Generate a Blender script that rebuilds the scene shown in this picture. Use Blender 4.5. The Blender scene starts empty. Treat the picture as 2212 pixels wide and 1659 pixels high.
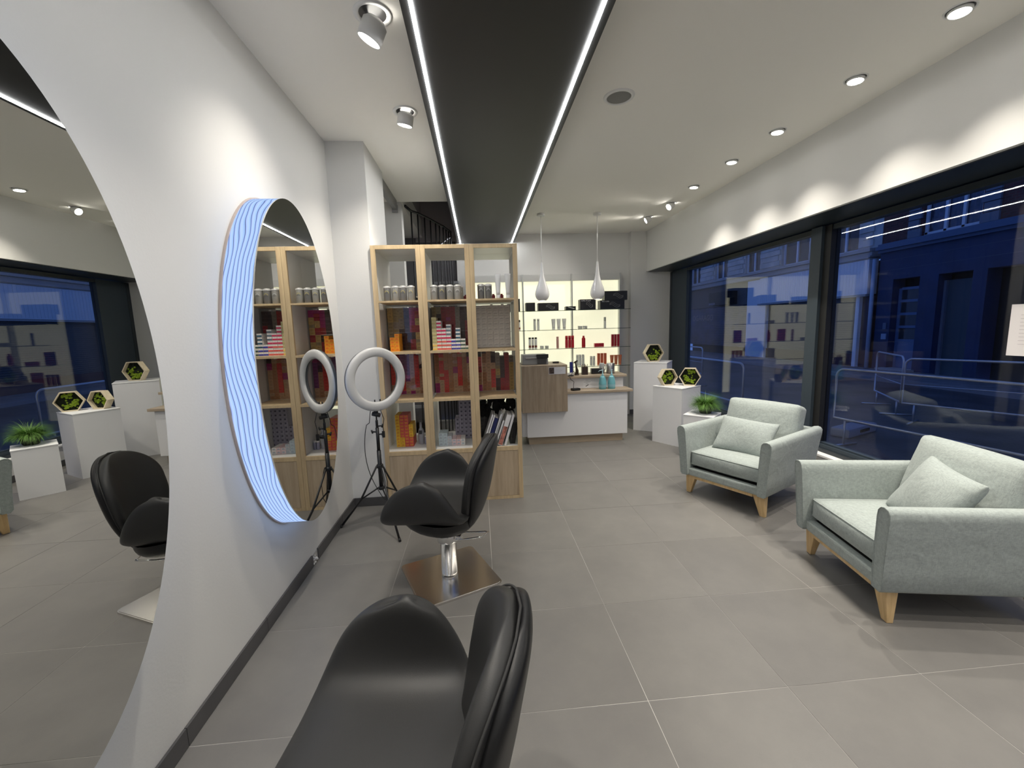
import bpy, bmesh, math, random
from mathutils import Vector, Matrix
PI = math.pi
rnd = random.Random(7)
sc = bpy.context.scene
COL = sc.collection

# ------------------------------------------------------------------ camera
def cam_matrix():
    rx, ry, rz = .1325, -.0765, -.0298
    cx, sx, cy, sy, cz, sz = math.cos(rx), math.sin(rx), math.cos(ry), math.sin(ry), math.cos(rz), math.sin(rz)
    B = Matrix(((1, 0, 0), (0, 0, -1), (0, 1, 0)))
    Rx = Matrix(((1, 0, 0), (0, cx, -sx), (0, sx, cx)))
    Ry = Matrix(((cy, 0, sy), (0, 1, 0), (-sy, 0, cy)))
    Rz = Matrix(((cz, -sz, 0), (sz, cz, 0), (0, 0, 1)))
    R = Rz @ Rx @ Ry @ B                      # world -> (right, down, forward)
    m = Matrix((R[0], -R[1], -R[2])).transposed().to_4x4()
    m.translation = Vector((1.15, 0, 1.516))
    return m
cd = bpy.data.cameras.new('camera'); cam = bpy.data.objects.new('camera', cd); COL.objects.link(cam)
cam.matrix_world = cam_matrix()
cd.sensor_width = 36; cd.lens = 36 * 901.2 / 2212; cd.clip_start = .02; cd.clip_end = 200
sc.camera = cam

# ------------------------------------------------------------------ world, lights, exposure
w = bpy.data.worlds.new('world'); sc.world = w; w.use_nodes = True
wn = w.node_tree.nodes; bg = wn['Background']
bg.inputs[0].default_value = (.09, .19, .56, 1); bg.inputs[1].default_value = .66
sc.view_settings.view_transform = 'Standard'; sc.view_settings.look = 'None'
sc.view_settings.exposure = 0.42; sc.view_settings.gamma = 1.0; sc.view_settings.use_curve_mapping = False
LAMP_W = 84.0          # watts of one ceiling spot
STRIP = 34.0            # radiance of the light strips
BAND = 0.80            # radiance of the mirror drums

# ------------------------------------------------------------------ materials
MATS = {}
def mat(name, color=(.8, .8, .8), rough=.5, metal=0.0, emit=None, estr=1.0, spec=.5, bump=0, bscale=80, var=0, vscale=4, coat=0, detail=4):
    if name in MATS: return MATS[name]
    m = bpy.data.materials.new(name); m.use_nodes = True; MATS[name] = m
    nt = m.node_tree; b = nt.nodes['Principled BSDF']
    b.inputs['Base Color'].default_value = (*color, 1); b.inputs['Roughness'].default_value = rough
    b.inputs['Metallic'].default_value = metal; b.inputs['Specular IOR Level'].default_value = spec
    b.inputs['Coat Weight'].default_value = coat
    if emit: b.inputs['Emission Color'].default_value = (*emit, 1); b.inputs['Emission Strength'].default_value = estr
    if bump or var:
        tc = nt.nodes.new('ShaderNodeTexCoord')
    if bump:
        n = nt.nodes.new('ShaderNodeTexNoise'); n.inputs['Scale'].default_value = bscale; n.inputs['Detail'].default_value = detail
        bu = nt.nodes.new('ShaderNodeBump'); bu.inputs['Strength'].default_value = bump; bu.inputs['Distance'].default_value = .01
        nt.links.new(tc.outputs['Object'], n.inputs['Vector']); nt.links.new(n.outputs['Fac'], bu.inputs['Height']); nt.links.new(bu.outputs[0], b.inputs['Normal'])
    if var:
        n2 = nt.nodes.new('ShaderNodeTexNoise'); n2.inputs['Scale'].default_value = vscale; n2.inputs['Detail'].default_value = 5
        r = nt.nodes.new('ShaderNodeMapRange'); r.inputs[1].default_value = .3; r.inputs[2].default_value = .7; r.inputs[3].default_value = 1 - var; r.inputs[4].default_value = 1 + var
        hv = nt.nodes.new('ShaderNodeMix'); hv.data_type = 'RGBA'; hv.blend_type = 'MULTIPLY'; hv.inputs[0].default_value = 1
        hv.inputs[6].default_value = (*color, 1)
        nt.links.new(tc.outputs['Object'], n2.inputs['Vector']); nt.links.new(n2.outputs['Fac'], r.inputs[0]); nt.links.new(r.outputs[0], hv.inputs[7]); nt.links.new(hv.outputs[2], b.inputs['Base Color'])
    return m

def wood_mat(name, c1, c2, grain=(14, 14, 1.2), rough=.45):
    m = bpy.data.materials.new(name); m.use_nodes = True; nt = m.node_tree; b = nt.nodes['Principled BSDF']
    tc = nt.nodes.new('ShaderNodeTexCoord'); mp = nt.nodes.new('ShaderNodeMapping'); mp.inputs['Scale'].default_value = grain
    n = nt.nodes.new('ShaderNodeTexNoise'); n.inputs['Scale'].default_value = 1.6; n.inputs['Detail'].default_value = 8; n.inputs['Distortion'].default_value = .6
    n3 = nt.nodes.new('ShaderNodeTexNoise'); n3.inputs['Scale'].default_value = 9; n3.inputs['Detail'].default_value = 4
    ad = nt.nodes.new('ShaderNodeMath'); ad.operation = 'MULTIPLY_ADD'; ad.inputs[1].default_value = .3
    cr = nt.nodes.new('ShaderNodeValToRGB'); cr.color_ramp.elements[0].position = .42; cr.color_ramp.elements[0].color = (*c1, 1); cr.color_ramp.elements[1].position = .82; cr.color_ramp.elements[1].color = (*c2, 1)
    L = nt.links.new
    L(tc.outputs['Object'], mp.inputs[0]); L(mp.outputs[0], n.inputs['Vector']); L(mp.outputs[0], n3.inputs['Vector'])
    L(n3.outputs['Fac'], ad.inputs[0]); L(n.outputs['Fac'], ad.inputs[2]); L(ad.outputs[0], cr.inputs[0]); L(cr.outputs[0], b.inputs['Base Color'])
    bu = nt.nodes.new('ShaderNodeBump'); bu.inputs['Strength'].default_value = .08; bu.inputs['Distance'].default_value = .003; L(n.outputs['Fac'], bu.inputs['Height']); L(bu.outputs[0], b.inputs['Normal'])
    b.inputs['Roughness'].default_value = rough; MATS[name] = m; return m

def tile_mat(name, base, var=.10):
    m = bpy.data.materials.new(name); m.use_nodes = True; nt = m.node_tree; b = nt.nodes['Principled BSDF']; L = nt.links.new
    tc = nt.nodes.new('ShaderNodeTexCoord'); oi = nt.nodes.new('ShaderNodeObjectInfo')
    ad = nt.nodes.new('ShaderNodeVectorMath'); ad.operation = 'ADD'
    mu = nt.nodes.new('ShaderNodeMath'); mu.operation = 'MULTIPLY'; mu.inputs[1].default_value = 40
    L(oi.outputs['Random'], mu.inputs[0]); L(tc.outputs['Object'], ad.inputs[0]); L(mu.outputs[0], ad.inputs[1])
    n = nt.nodes.new('ShaderNodeTexNoise'); n.inputs['Scale'].default_value = 3.2; n.inputs['Detail'].default_value = 9; n.inputs['Roughness'].default_value = .62
    L(ad.outputs[0], n.inputs['Vector'])
    cr = nt.nodes.new('ShaderNodeValToRGB'); e = cr.color_ramp.elements
    e[0].position = .3; e[0].color = (base[0] * (1 - var), base[1] * (1 - var), base[2] * (1 - var), 1)
    e[1].position = .72; e[1].color = (base[0] * (1 + var), base[1] * (1 + var), base[2] * (1 + var) * .98, 1)
    hs = nt.nodes.new('ShaderNodeHueSaturation'); mr = nt.nodes.new('ShaderNodeMapRange'); mr.inputs[3].default_value = .95; mr.inputs[4].default_value = 1.06
    L(oi.outputs['Random'], mr.inputs[0]); L(mr.outputs[0], hs.inputs['Value'])
    L(n.outputs['Fac'], cr.inputs[0]); L(cr.outputs[0], hs.inputs['Color']); L(hs.outputs[0], b.inputs['Base Color'])
    n2 = nt.nodes.new('ShaderNodeTexNoise'); n2.inputs['Scale'].default_value = 260; L(tc.outputs['Object'], n2.inputs['Vector'])
    bu = nt.nodes.new('ShaderNodeBump'); bu.inputs['Strength'].default_value = .12; bu.inputs['Distance'].default_value = .002; L(n2.outputs['Fac'], bu.inputs['Height']); L(bu.outputs[0], b.inputs['Normal'])
    b.inputs['Roughness'].default_value = .42; b.inputs['Specular IOR Level'].default_value = .4; MATS[name] = m; return m

def glass_mat(name, tint=(1, 1, 1), ior=1.5, gain=1.0):
    m = bpy.data.materials.new(name); m.use_nodes = True; nt = m.node_tree; nt.nodes.clear(); L = nt.links.new
    o = nt.nodes.new('ShaderNodeOutputMaterial'); mx = nt.nodes.new('ShaderNodeMixShader'); t = nt.nodes.new('ShaderNodeBsdfTransparent'); g = nt.nodes.new('ShaderNodeBsdfGlossy')
    t.inputs[0].default_value = (*tint, 1); g.inputs['Roughness'].default_value = 0; g.inputs[0].default_value = (gain, gain, gain, 1)
    f = nt.nodes.new('ShaderNodeFresnel'); ge = nt.nodes.new('ShaderNodeNewGeometry'); mr = nt.nodes.new('ShaderNodeMapRange')
    mr.inputs[3].default_value = ior; mr.inputs[4].default_value = 1 / ior     # same reflectance from both sides of the thin pane
    L(ge.outputs['Backfacing'], mr.inputs[0]); L(mr.outputs[0], f.inputs[0])
    L(f.outputs[0], mx.inputs[0]); L(t.outputs[0], mx.inputs[1]); L(g.outputs[0], mx.inputs[2]); L(mx.outputs[0], o.inputs[0]); MATS[name] = m; return m

def fabric_mat(name, color):
    m = bpy.data.materials.new(name); m.use_nodes = True; nt = m.node_tree; b = nt.nodes['Principled BSDF']; L = nt.links.new
    tc = nt.nodes.new('ShaderNodeTexCoord'); hs = []
    for sc3 in ((420, 60, 60), (60, 420, 60), (60, 60, 420)):
        mp = nt.nodes.new('ShaderNodeMapping'); mp.inputs['Scale'].default_value = sc3
        n = nt.nodes.new('ShaderNodeTexNoise'); n.inputs['Scale'].default_value = 1; n.inputs['Detail'].default_value = 3
        L(tc.outputs['Object'], mp.inputs[0]); L(mp.outputs[0], n.inputs['Vector']); hs.append(n)
    a = nt.nodes.new('ShaderNodeMath'); a.operation = 'ADD'; a2 = nt.nodes.new('ShaderNodeMath'); a2.operation = 'ADD'
    L(hs[0].outputs['Fac'], a.inputs[0]); L(hs[1].outputs['Fac'], a.inputs[1]); L(a.outputs[0], a2.inputs[0]); L(hs[2].outputs['Fac'], a2.inputs[1])
    mr = nt.nodes.new('ShaderNodeMapRange'); mr.inputs[1].default_value = 1.1; mr.inputs[2].default_value = 1.9; mr.inputs[3].default_value = .8; mr.inputs[4].default_value = 1.15
    mx = nt.nodes.new('ShaderNodeMix'); mx.data_type = 'RGBA'; mx.blend_type = 'MULTIPLY'; mx.inputs[0].default_value = 1; mx.inputs[6].default_value = (*color, 1)
    L(a2.outputs[0], mr.inputs[0]); L(mr.outputs[0], mx.inputs[7]); L(mx.outputs[2], b.inputs['Base Color'])
    bu = nt.nodes.new('ShaderNodeBump'); bu.inputs['Strength'].default_value = .25; bu.inputs['Distance'].default_value = .002; L(a2.outputs[0], bu.inputs['Height'])
    n4 = nt.nodes.new('ShaderNodeTexNoise'); n4.inputs['Scale'].default_value = 6; n4.inputs['Detail'].default_value = 2; n4.inputs['Distortion'].default_value = 1
    bu2 = nt.nodes.new('ShaderNodeBump'); bu2.inputs['Strength'].default_value = .3; bu2.inputs['Distance'].default_value = .03
    L(tc.outputs['Object'], n4.inputs['Vector']); L(n4.outputs['Fac'], bu2.inputs['Height']); L(bu.outputs[0], bu2.inputs['Normal']); L(bu2.outputs[0], b.inputs['Normal'])
    b.inputs['Roughness'].default_value = .9; b.inputs['Specular IOR Level'].default_value = .15; b.inputs['Sheen Weight'].default_value = .15; MATS[name] = m; return m

wallpaint = mat('wall_paint', (.70, .695, .675), .75, bump=.05, bscale=90, spec=.3)
ceilpaint = mat('ceiling_paint', (.92, .90, .85), .85, bump=.03, bscale=60, spec=.2)
tile_m = tile_mat('floor_tile', (.170, .163, .155))
skirt_m = tile_mat('skirting_tile', (.085, .083, .085), .15)
grout_m = mat('grout', (.40, .385, .36), .9, var=.6, vscale=1.1)
black_m = mat('matte_black_paint', (.012, .012, .012), .55)
darkframe = mat('anthracite_frame', (.020, .028, .036), .35)
framelite = mat('anthracite_panel', (.035, .05, .066), .5)
sill_m = mat('white_sill', (.85, .84, .82), .5)
oak = wood_mat('light_oak', (.50, .37, .215), (.66, .505, .30))
oakdoor = wood_mat('oak_door', (.40, .30, .195), (.55, .435, .30), (20, 20, 1.5))
counterwood = wood_mat('counter_oak', (.25, .19, .135), (.37, .295, .215), (16, 16, 1.2))
counterwood_h = wood_mat('counter_oak_edge', (.30, .235, .165), (.44, .355, .26), (1.2, 14, 14))
legwood = wood_mat('leg_oak', (.52, .34, .15), (.70, .50, .26), (25, 25, 2))
hexwood = wood_mat('hexagon_wood', (.62, .52, .36), (.78, .68, .50), (3, 8, 8))
melamine = mat('white_melamine', (.76, .75, .72), .35)
leather = mat('black_leather', (.024, .024, .024), .46, bump=.06, bscale=420, spec=.45)
leather2 = mat('black_leather_shell', (.010, .010, .011), .42, bump=.05, bscale=420, spec=.4)
stitch_m = mat('black_stitching', (.03, .03, .03), .7)
chrome = mat('chrome', (.80, .80, .80), .06, 1)
steel = mat('polished_steel_plate', (.74, .72, .69), .22, 1)
mirror_m = mat('mirror_silver', (.74, .745, .725), .0, 1)
pane_m = glass_mat('window_glass', (.95, .96, .98), 1.42)
shelfglass = glass_mat('shelf_glass', (.93, .96, .94), 1.5)
doorglass = glass_mat('cabinet_glass', (.96, .96, .96), 1.35)
glassedge = mat('glass_edge', (.05, .09, .07), .2)
fabric = fabric_mat('pale_sage_fabric', (.345, .385, .368))
white_gloss = mat('white_gloss_enamel', (.82, .82, .83), .08, coat=.5)
white_pl = mat('white_plastic', (.78, .78, .77), .4)
white_ped = mat('white_pedestal_paint', (.80, .80, .81), .55)
counter_w = mat('white_counter_panel', (.72, .72, .735), .3)
strip_m = mat('light_strip', (.9, .9, .9), .5, emit=(.97, .975, .98), estr=STRIP)
lens_m = mat('lamp_lens', (.9, .9, .9), .5, emit=(1, .96, .88), estr=22)
lens_dim = mat('pendant_bulb', (.9, .9, .9), .5, emit=(1, .96, .9), estr=4)
emissive = mat('strip_glow_panel', (.8, .8, .7), .5, emit=(1, .97, .68), estr=.58)  # panel given emission in place of the hidden LED strips that light it
dim_grey = mat('grey_plastic', (.30, .30, .31), .45)
dark_pl = mat('black_plastic', (.012, .012, .013), .35)
soft_grey = mat('ring_diffuser_plastic', (.60, .60, .595), .5)
moss_m = mat('green_moss', (.22, .33, .015), .9, bump=1, bscale=90, var=.35, vscale=30)
mossdark = mat('dark_moss_backing', (.010, .014, .006), 1, bump=1, bscale=70)
grass_m = mat('grass_blade', (.10, .22, .03), .6, var=.5, vscale=12)
pot_m = mat('dark_pot', (.035, .040, .022), .8, bump=.8, bscale=60)
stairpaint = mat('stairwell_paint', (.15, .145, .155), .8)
stairwhite = mat('stairwell_white', (.60, .62, .66), .8)

# ------------------------------------------------------------------ mesh helpers
def V(*a): return Vector(a)
def bm_new(): return bmesh.new()
def box(bm, x0, x1, y0, y1, z0, z1, mi=0, M=None):
    vs = [bm.verts.new((x, y, z)) for x in (x0, x1) for y in (y0, y1) for z in (z0, z1)]
    if M is not None:
        for v in vs: v.co = M @ v.co
    for f in ((0, 1, 3, 2), (4, 6, 7, 5), (0, 4, 5, 1), (2, 3, 7, 6), (0, 2, 6, 4), (1, 5, 7, 3)):
        bm.faces.new([vs[i] for i in f]).material_index = mi
    return vs
def rot(axis, a, c=(0, 0, 0)):
    c = Vector(c); return Matrix.Translation(c) @ Matrix.Rotation(a, 4, axis) @ Matrix.Translation(-c)
def tube(bm, pts, r, seg=8, closed=False, mi=0, cap=True):
    pts = [Vector(p) for p in pts]; n = len(pts); rings = []
    up = None
    for i in range(n):
        if closed: d = (pts[(i + 1) % n] - pts[i - 1]).normalized()
        else: d = (pts[min(i + 1, n - 1)] - pts[max(i - 1, 0)]).normalized()
        if up is None:
            up = Vector((0, 0, 1)) if abs(d.z) < .9 else Vector((1, 0, 0))
        u = (up - d * up.dot(d)).normalized(); v = d.cross(u); up = u
        rr = r[i] if isinstance(r, (list, tuple)) else r
        rings.append([bm.verts.new(pts[i] + (u * math.cos(2 * PI * k / seg) + v * math.sin(2 * PI * k / seg)) * rr) for k in range(seg)])
    for i in range(n if closed else n - 1):
        a, b = rings[i], rings[(i + 1) % n]
        for k in range(seg):
            f = bm.faces.new((a[k], a[(k + 1) % seg], b[(k + 1) % seg], b[k])); f.material_index = mi; f.smooth = True
    if not closed and cap:
        bm.faces.new(rings[0][::-1]).material_index = mi; bm.faces.new(rings[-1]).material_index = mi
def lathe(bm, prof, seg=32, c=(0, 0, 0), M=None, mi=0, cap=True):
    rings = []
    for r, z in prof:
        ring = []
        for k in range(seg):
            p = Vector((c[0] + r * math.cos(2 * PI * k / seg), c[1] + r * math.sin(2 * PI * k / seg), c[2] + z))
            if M is not None: p = M @ p
            ring.append(bm.verts.new(p))
        rings.append(ring)
    for a, b in zip(rings, rings[1:]):
        for k in range(seg):
            f = bm.faces.new((a[k], a[(k + 1) % seg], b[(k + 1) % seg], b[k])); f.material_index = mi; f.smooth = True
    if cap:
        bm.faces.new(rings[0][::-1]).material_index = mi; bm.faces.new(rings[-1]).material_index = mi
def prism(bm, poly, z0, z1, M=None, mi=0):
    a = [bm.verts.new((x, y, z0)) for x, y in poly]; b = [bm.verts.new((x, y, z1)) for x, y in poly]
    if M is not None:
        for v in a + b: v.co = M @ v.co
    n = len(poly)
    bm.faces.new(a[::-1]).material_index = mi; bm.faces.new(b).material_index = mi
    for i in range(n): bm.faces.new((a[i], a[(i + 1) % n], b[(i + 1) % n], b[i])).material_index = mi
def grid_mesh(bm, P, nu, nv, closed_u=False, mi=0):
    g = [[bm.verts.new(P(i / (nu - (0 if closed_u else 1)), j / (nv - 1))) for j in range(nv)] for i in range(nu)]
    for i in range(nu if closed_u else nu - 1):
        for j in range(nv - 1):
            f = bm.faces.new((g[i][j], g[(i + 1) % nu][j], g[(i + 1) % nu][j + 1], g[i][j + 1])); f.smooth = True; f.material_index = mi
    return g
def to_mesh(bm, name, mats, bevel=0, recalc=True, seg=2):
    if bevel:
        bmesh.ops.bevel(bm, geom=bm.edges[:], offset=bevel, segments=seg, affect='EDGES', profile=.6)
    if recalc: bmesh.ops.recalc_face_normals(bm, faces=bm.faces[:])
    me = bpy.data.meshes.new(name); bm.to_mesh(me); bm.free()
    for m in (mats if isinstance(mats, (list, tuple)) else [mats]): me.materials.append(m)
    return me
def obj(name, bm, mats, parent=None, bevel=0, smooth=False, loc=None, rotz=None, label=None, recalc=True, seg=2):
    me = to_mesh(bm, name, mats, bevel, recalc, seg) if isinstance(bm, bmesh.types.BMesh) else bm
    if smooth:
        for p in me.polygons: p.use_smooth = True
    o = bpy.data.objects.new(name, me); COL.objects.link(o)
    if parent: o.parent = parent
    if loc is not None: o.location = loc
    if rotz is not None: o.rotation_euler = (0, 0, rotz)
    if label: o['label'] = label
    return o
def thing(name, label, cat, loc=(0, 0, 0), rotz=0, group=None):
    o = bpy.data.objects.new(name, None); COL.objects.link(o); o.location = loc; o.rotation_euler = (0, 0, rotz)
    o['label'] = label; o['category'] = cat; o.empty_display_size = .1
    if group: o['group'] = group
    return o
def tag(o, label, cat, group=None):
    o['label'] = label; o['category'] = cat
    if group: o['group'] = group
    return o
def struct(name, bm, m, parent=None, **k):
    o = obj(name, bm, m, parent, **k)
    if not parent: o['kind'] = 'structure'
    return o
def bx(*a):
    bm = bm_new(); box(bm, *a); return bm
def copy_tree(o, parent=None):
    c = o.copy(); COL.objects.link(c)
    if parent: c.parent = parent
    for ch in [x for x in KIDS.get(o.name, [])]: copy_tree(ch, c)
    return c
KIDS = {}
def index_kids():
    KIDS.clear()
    for x in bpy.data.objects:
        if x.parent: KIDS.setdefault(x.parent.name, []).append(x)
def dup(o, loc, label=None, rotz=None, group=None):
    index_kids(); c = copy_tree(o); c.location = loc
    if rotz is not None: c.rotation_euler = (0, 0, rotz)
    if label: c['label'] = label
    if group: c['group'] = group
    return c
def text(name, body, size, M, m, parent=None, align='CENTER'):
    cu = bpy.data.curves.new(name, 'FONT'); cu.body = body; cu.size = size; cu.align_x = align; cu.align_y = 'CENTER'; cu.extrude = .0004; cu.resolution_u = 2
    cu.materials.append(m); o = bpy.data.objects.new(name, cu); COL.objects.link(o)
    me = bpy.data.meshes.new_from_object(o); COL.objects.unlink(o); bpy.data.objects.remove(o)
    if not me.materials: me.materials.append(m)
    o = bpy.data.objects.new(name, me); COL.objects.link(o)
    if parent: o.parent = parent
    o.matrix_local = M; return o
FRONT = Matrix.Rotation(PI / 2, 4, 'X')      # text standing up, facing -y

# ------------------------------------------------------------------ the room shell
floor = struct('floor', bx(-1.0, 4.30, -2.6, 7.1, -.06, -.0012), grout_m)
TX = [.0] + [.579 + .6 * i for i in range(7)]       # tile joints across the room
TX = [-.021 + .6 * i for i in range(8)]; TX[0] = 0.0
TX.append(4.29)
TY = [-2.5] + [1.465 + .6 * j for j in range(-6, 10)] + [6.96]
cache = {}
for i in range(len(TX) - 1):
    for j in range(len(TY) - 1):
        a, b, c_, d = TX[i], TX[i + 1], TY[j], TY[j + 1]
        if b - a < .02 or d - c_ < .02: continue
        if b <= .301 and c_ > 3.6: continue
        key = (round(b - a, 3), round(d - c_, 3))
        if key not in cache:
            g = .0016; wx, wy = key[0] / 2 - g, key[1] / 2 - g
            cache[key] = to_mesh(bx(-wx, wx, -wy, wy, -.0011, 0), 'tile', tile_m)
        obj('tile', cache[key], None, floor, loc=((a + b) / 2, (c_ + d) / 2, 0))

bm = bm_new(); box(bm, -.25, 0, -2.6, 3.61, -.02, 3.02); box(bm, -.25, .30, 3.61, 4.27, -.02, 3.02); box(bm, -1.0, -.8, 4.17, 7.3, -.02, 3.3); box(bm, -.8, -.25, 4.17, 4.27, -.02, 3.02)
struct('wall_left', bm, wallpaint)
bm = bm_new(); box(bm, -.8, .305, 5.2, 5.34, -.02, 3.02)
struct('trim_1', bm, wallpaint)
bm = bm_new(); box(bm, .85, 4.6, 6.96, 7.15, -.02, 3.02); box(bm, 3.69, 4.42, 6.86, 6.96, -.02, 3.02)
struct('wall_back', bm, wallpaint)
bm = bm_new(); box(bm, -.9, .9, 7.15, 7.3, -.02, 6)
struct('wall_stairwell', bm, stairpaint)
struct('wall_stairwell_side', bx(-.8, -.78, 5.34, 7.15, -.02, 3.02), stairpaint)
bm = bm_new(); box(bm, -.25, 4.6, -2.75, -2.6, -.02, 3.02)
struct('wall_front', bm, wallpaint)
bm = bm_new(); box(bm, -1.0, 4.6, -2.75, 5.2, 3.02, 3.3); box(bm, -1.0, .305, 5.2, 7.3, 3.02, 3.3); box(bm, 1.35, 4.6, 5.2, 7.3, 3.02, 3.3)
struct('ceiling', bm, ceilpaint)
bm = bm_new(); box(bm, .15, .305, 5.3, 7.2, 3.3, 5.5); box(bm, 1.35, 1.45, 5.2, 7.3, 3.3, 5.5); box(bm, .2, 1.4, 5.1, 5.2, 3.3, 5.5); box(bm, .2, 1.45, 5.1, 7.3, 5.5, 5.6); box(bm, .2, 1.45, 7.12, 7.2, 2.95, 5.5)
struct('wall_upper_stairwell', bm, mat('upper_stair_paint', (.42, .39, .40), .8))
# bulkhead over the shop window, low wall below it
bm = bm_new(); box(bm, 3.95, 4.6, -2.6, 6.86, 2.377, 3.02)
struct('wall_right', bm, wallpaint)
struct('trim_2', bx(3.985, 4.5, -2.6, 6.86, 2.371, 2.377), darkframe)
bm = bm_new(); box(bm, 4.30, 4.5, -2.6, 6.86, -.02, .245)
struct('wall_below_window', bm, wallpaint)
struct('trim_3', bx(4.285, 4.365, -2.6, 6.86, .245, .262), sill_m)

# skirting tiles
base = struct('baseboard_left', bx(-.001, .003, -2.6, 3.61, 0, .07), grout_m)
cuts = [-2.5] + [1.465 + .6 * j for j in range(-6, 4)]
segs = [(a, b) for a, b in zip(cuts, cuts[1:])]
segs[-1] = (2.755, 3.265) if segs[-1][0] > 2.6 else segs[-1]
segs.append((3.268, 3.605))
for a, b in segs:
    obj('skirting_tile', bx(.001, .011, a + .0015, b - .0015, .002, .078), skirt_m, base)
bm = bm_new()
for k in range(14):
    y = 2.675 + .075 * rnd.random(); z = .005 + .06 * rnd.random(); s = .004 + .008 * rnd.random()
    bmesh.ops.create_icosphere(bm, subdivisions=1, radius=s, matrix=Matrix.Translation((.004 + s * .4, y, z)))
o = obj('broken_mortar', bm, wallpaint, base); o['kind'] = 'stuff'
base2 = struct('baseboard_pilaster', bx(.005, .298, 3.602, 3.611, 0, .07), grout_m)
obj('skirting_tile', bx(.012, .298, 3.597, 3.606, .002, .078), skirt_m, base2)
base3 = struct('baseboard_back', bx(3.20, 4.29, 6.851, 6.862, 0, .07), grout_m)
for a, b in ((3.20, 3.579), (3.579, 4.179)):
    obj('skirting_tile', bx(max(a, 3.68) + .0015, b - .0015, 6.846, 6.857, .002, .078), skirt_m, base3) if b > 3.7 else None
base4 = struct('baseboard_right', bx(4.291, 4.302, -2.6, 6.86, 0, .07), grout_m)
for a, b in zip(TY, TY[1:]):
    if b - a > .05: obj('skirting_tile', bx(4.286, 4.297, a + .0015, min(b, 6.85) - .0015, .002, .078), skirt_m, base4)

# shop window
def window(name, y0, y1, leaves=False):
    w_ = struct(name, bx(4.36, 4.46, y0, y1, .262, .300), darkframe)
    bm = bm_new(); box(bm, 4.37, 4.46, y0, y1, .300, .335)
    box(bm, 4.385, 4.44, y0, y1, .335, .352); obj('bottom_rail', bm, framelite, w_)
    obj('top_rail', bx(4.37, 4.46, y0, y1, 2.315, 2.360), darkframe, w_)
    obj('pane', bx(4.408, 4.418, y0, y1, .34, 2.33), pane_m, w_)
    return w_
w1 = window('window_1', 3.86, 6.31)
obj('side_panel', bx(4.365, 4.45, 6.31, 6.80, .30, 2.36), framelite, w1)
obj('jamb', bx(4.36, 4.46, 6.80, 6.86, .262, 2.36), darkframe, w1)
w2 = window('window_2', -2.6, 3.66)
obj('mullion', bx(4.33, 4.46, 3.735, 3.86, .262, 2.36), framelite, w2)
obj('sash_edge', bx(4.36, 4.45, 3.66, 3.735, .262, 2.36), black_m, w2)
obj('mullion', bx(4.33, 4.46, 1.05, 1.2, .262, 2.36), framelite, w2)

# black ceiling raft with two light strips
raft = thing('ceiling_raft', 'long matte black ceiling panel with two white light strips, running to the back wall', 'ceiling panel', (1.333, 2.2, 2.9))
raft.location = (0, 0, 0)
obj('raft_panel', bx(0.876, 1.79, -2.6, 6.96, 2.885, 3.02), black_m, raft)
for x in (.922, 1.742):
    obj('light_strip', bx(x - .008, x + .008, -2.6, 6.955, 2.879, 2.886), strip_m, raft)

# ------------------------------------------------------------------ ceiling lamps
def spot(loc, aim, watts, size=86, blend=1.0, color=(1, .94, .84), rad=.02, parent=None):
    ld = bpy.data.lights.new('lamp_beam', 'SPOT'); ld.energy = watts; ld.spot_size = math.radians(size); ld.spot_blend = blend; ld.color = color; ld.shadow_soft_size = rad
    o = bpy.data.objects.new('lamp_beam', ld); COL.objects.link(o); o.location = loc
    o.rotation_euler = Vector(aim).to_track_quat('-Z', 'Y').to_euler()
    if parent: o.parent = parent
    return o
def tilt_to(aim):
    return Vector(aim).normalized().to_track_quat('-Z', 'Y').to_matrix().to_4x4()
def downlight(x, y, aim, label, watts=LAMP_W, drop=.02, ring=.058, head=.043, group=None, size=100, length=.03, color=(1, .93, .82)):
    t = thing('downlight', label, 'ceiling light', (x, y, 3.02), 0, group)
    bm = bm_new(); lathe(bm, [(head + .006, 0), (head + .008, -.004), (ring, -.006), (ring + .002, 0)], 28, cap=False); obj('trim_ring', bm, white_pl, t)
    bm = bm_new(); lathe(bm, [(.001, -.0012), (head + .006, -.0012)], 24, cap=False); obj('recess', bm, dark_pl, t)
    R = tilt_to(aim); M = Matrix.Translation((0, 0, -drop)) @ R
    bm = bm_new(); lathe(bm, [(head * .7, length * .6), (head, length * .3), (head, -length), (head - .006, -length), (head - .006, -length + .004)], 28, M=M, cap=False); obj('lamp_head', bm, white_pl, t)
    bm = bm_new(); lathe(bm, [(.001, -length + .0035), (head - .006, -length + .003)], 24, M=M, cap=False); obj('lens', bm, lens_m, t)
    p = M @ Vector((0, 0, -length - .004))
    spot(p, aim, watts, size, parent=t, color=color)
    return t
names = ['nearest', 'second', 'third', 'fourth', 'fifth']
for i, y in enumerate((2.11, 2.69, 3.39, 4.0, 4.70)):
    downlight(3.60, y, (-.09, 0, -1), 'round recessed ceiling spot, %s of the row along the shop window' % names[i], watts=LAMP_W, drop=.006, length=.012, group='recessed spots by the shop window', ring=.062, head=.048)
WH = {1.45: 'over the near armchair', .8: 'overhead right of the camera', .1: 'just behind the camera', -.6: 'second one behind the camera', -1.3: 'last one at the rear', 1.35: 'between the two mirrors', .45: 'over the near salon chair', -1.6: 'last one at the rear'}
for y in (1.45, .8, .1, -.6, -1.3):
    t = downlight(3.60, y, (-.09, 0, -1), 'round recessed ceiling spot of the window row, %s' % WH[y], watts=LAMP_W, drop=.006, length=.012, group='recessed spots by the shop window', ring=.062, head=.048)
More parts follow.
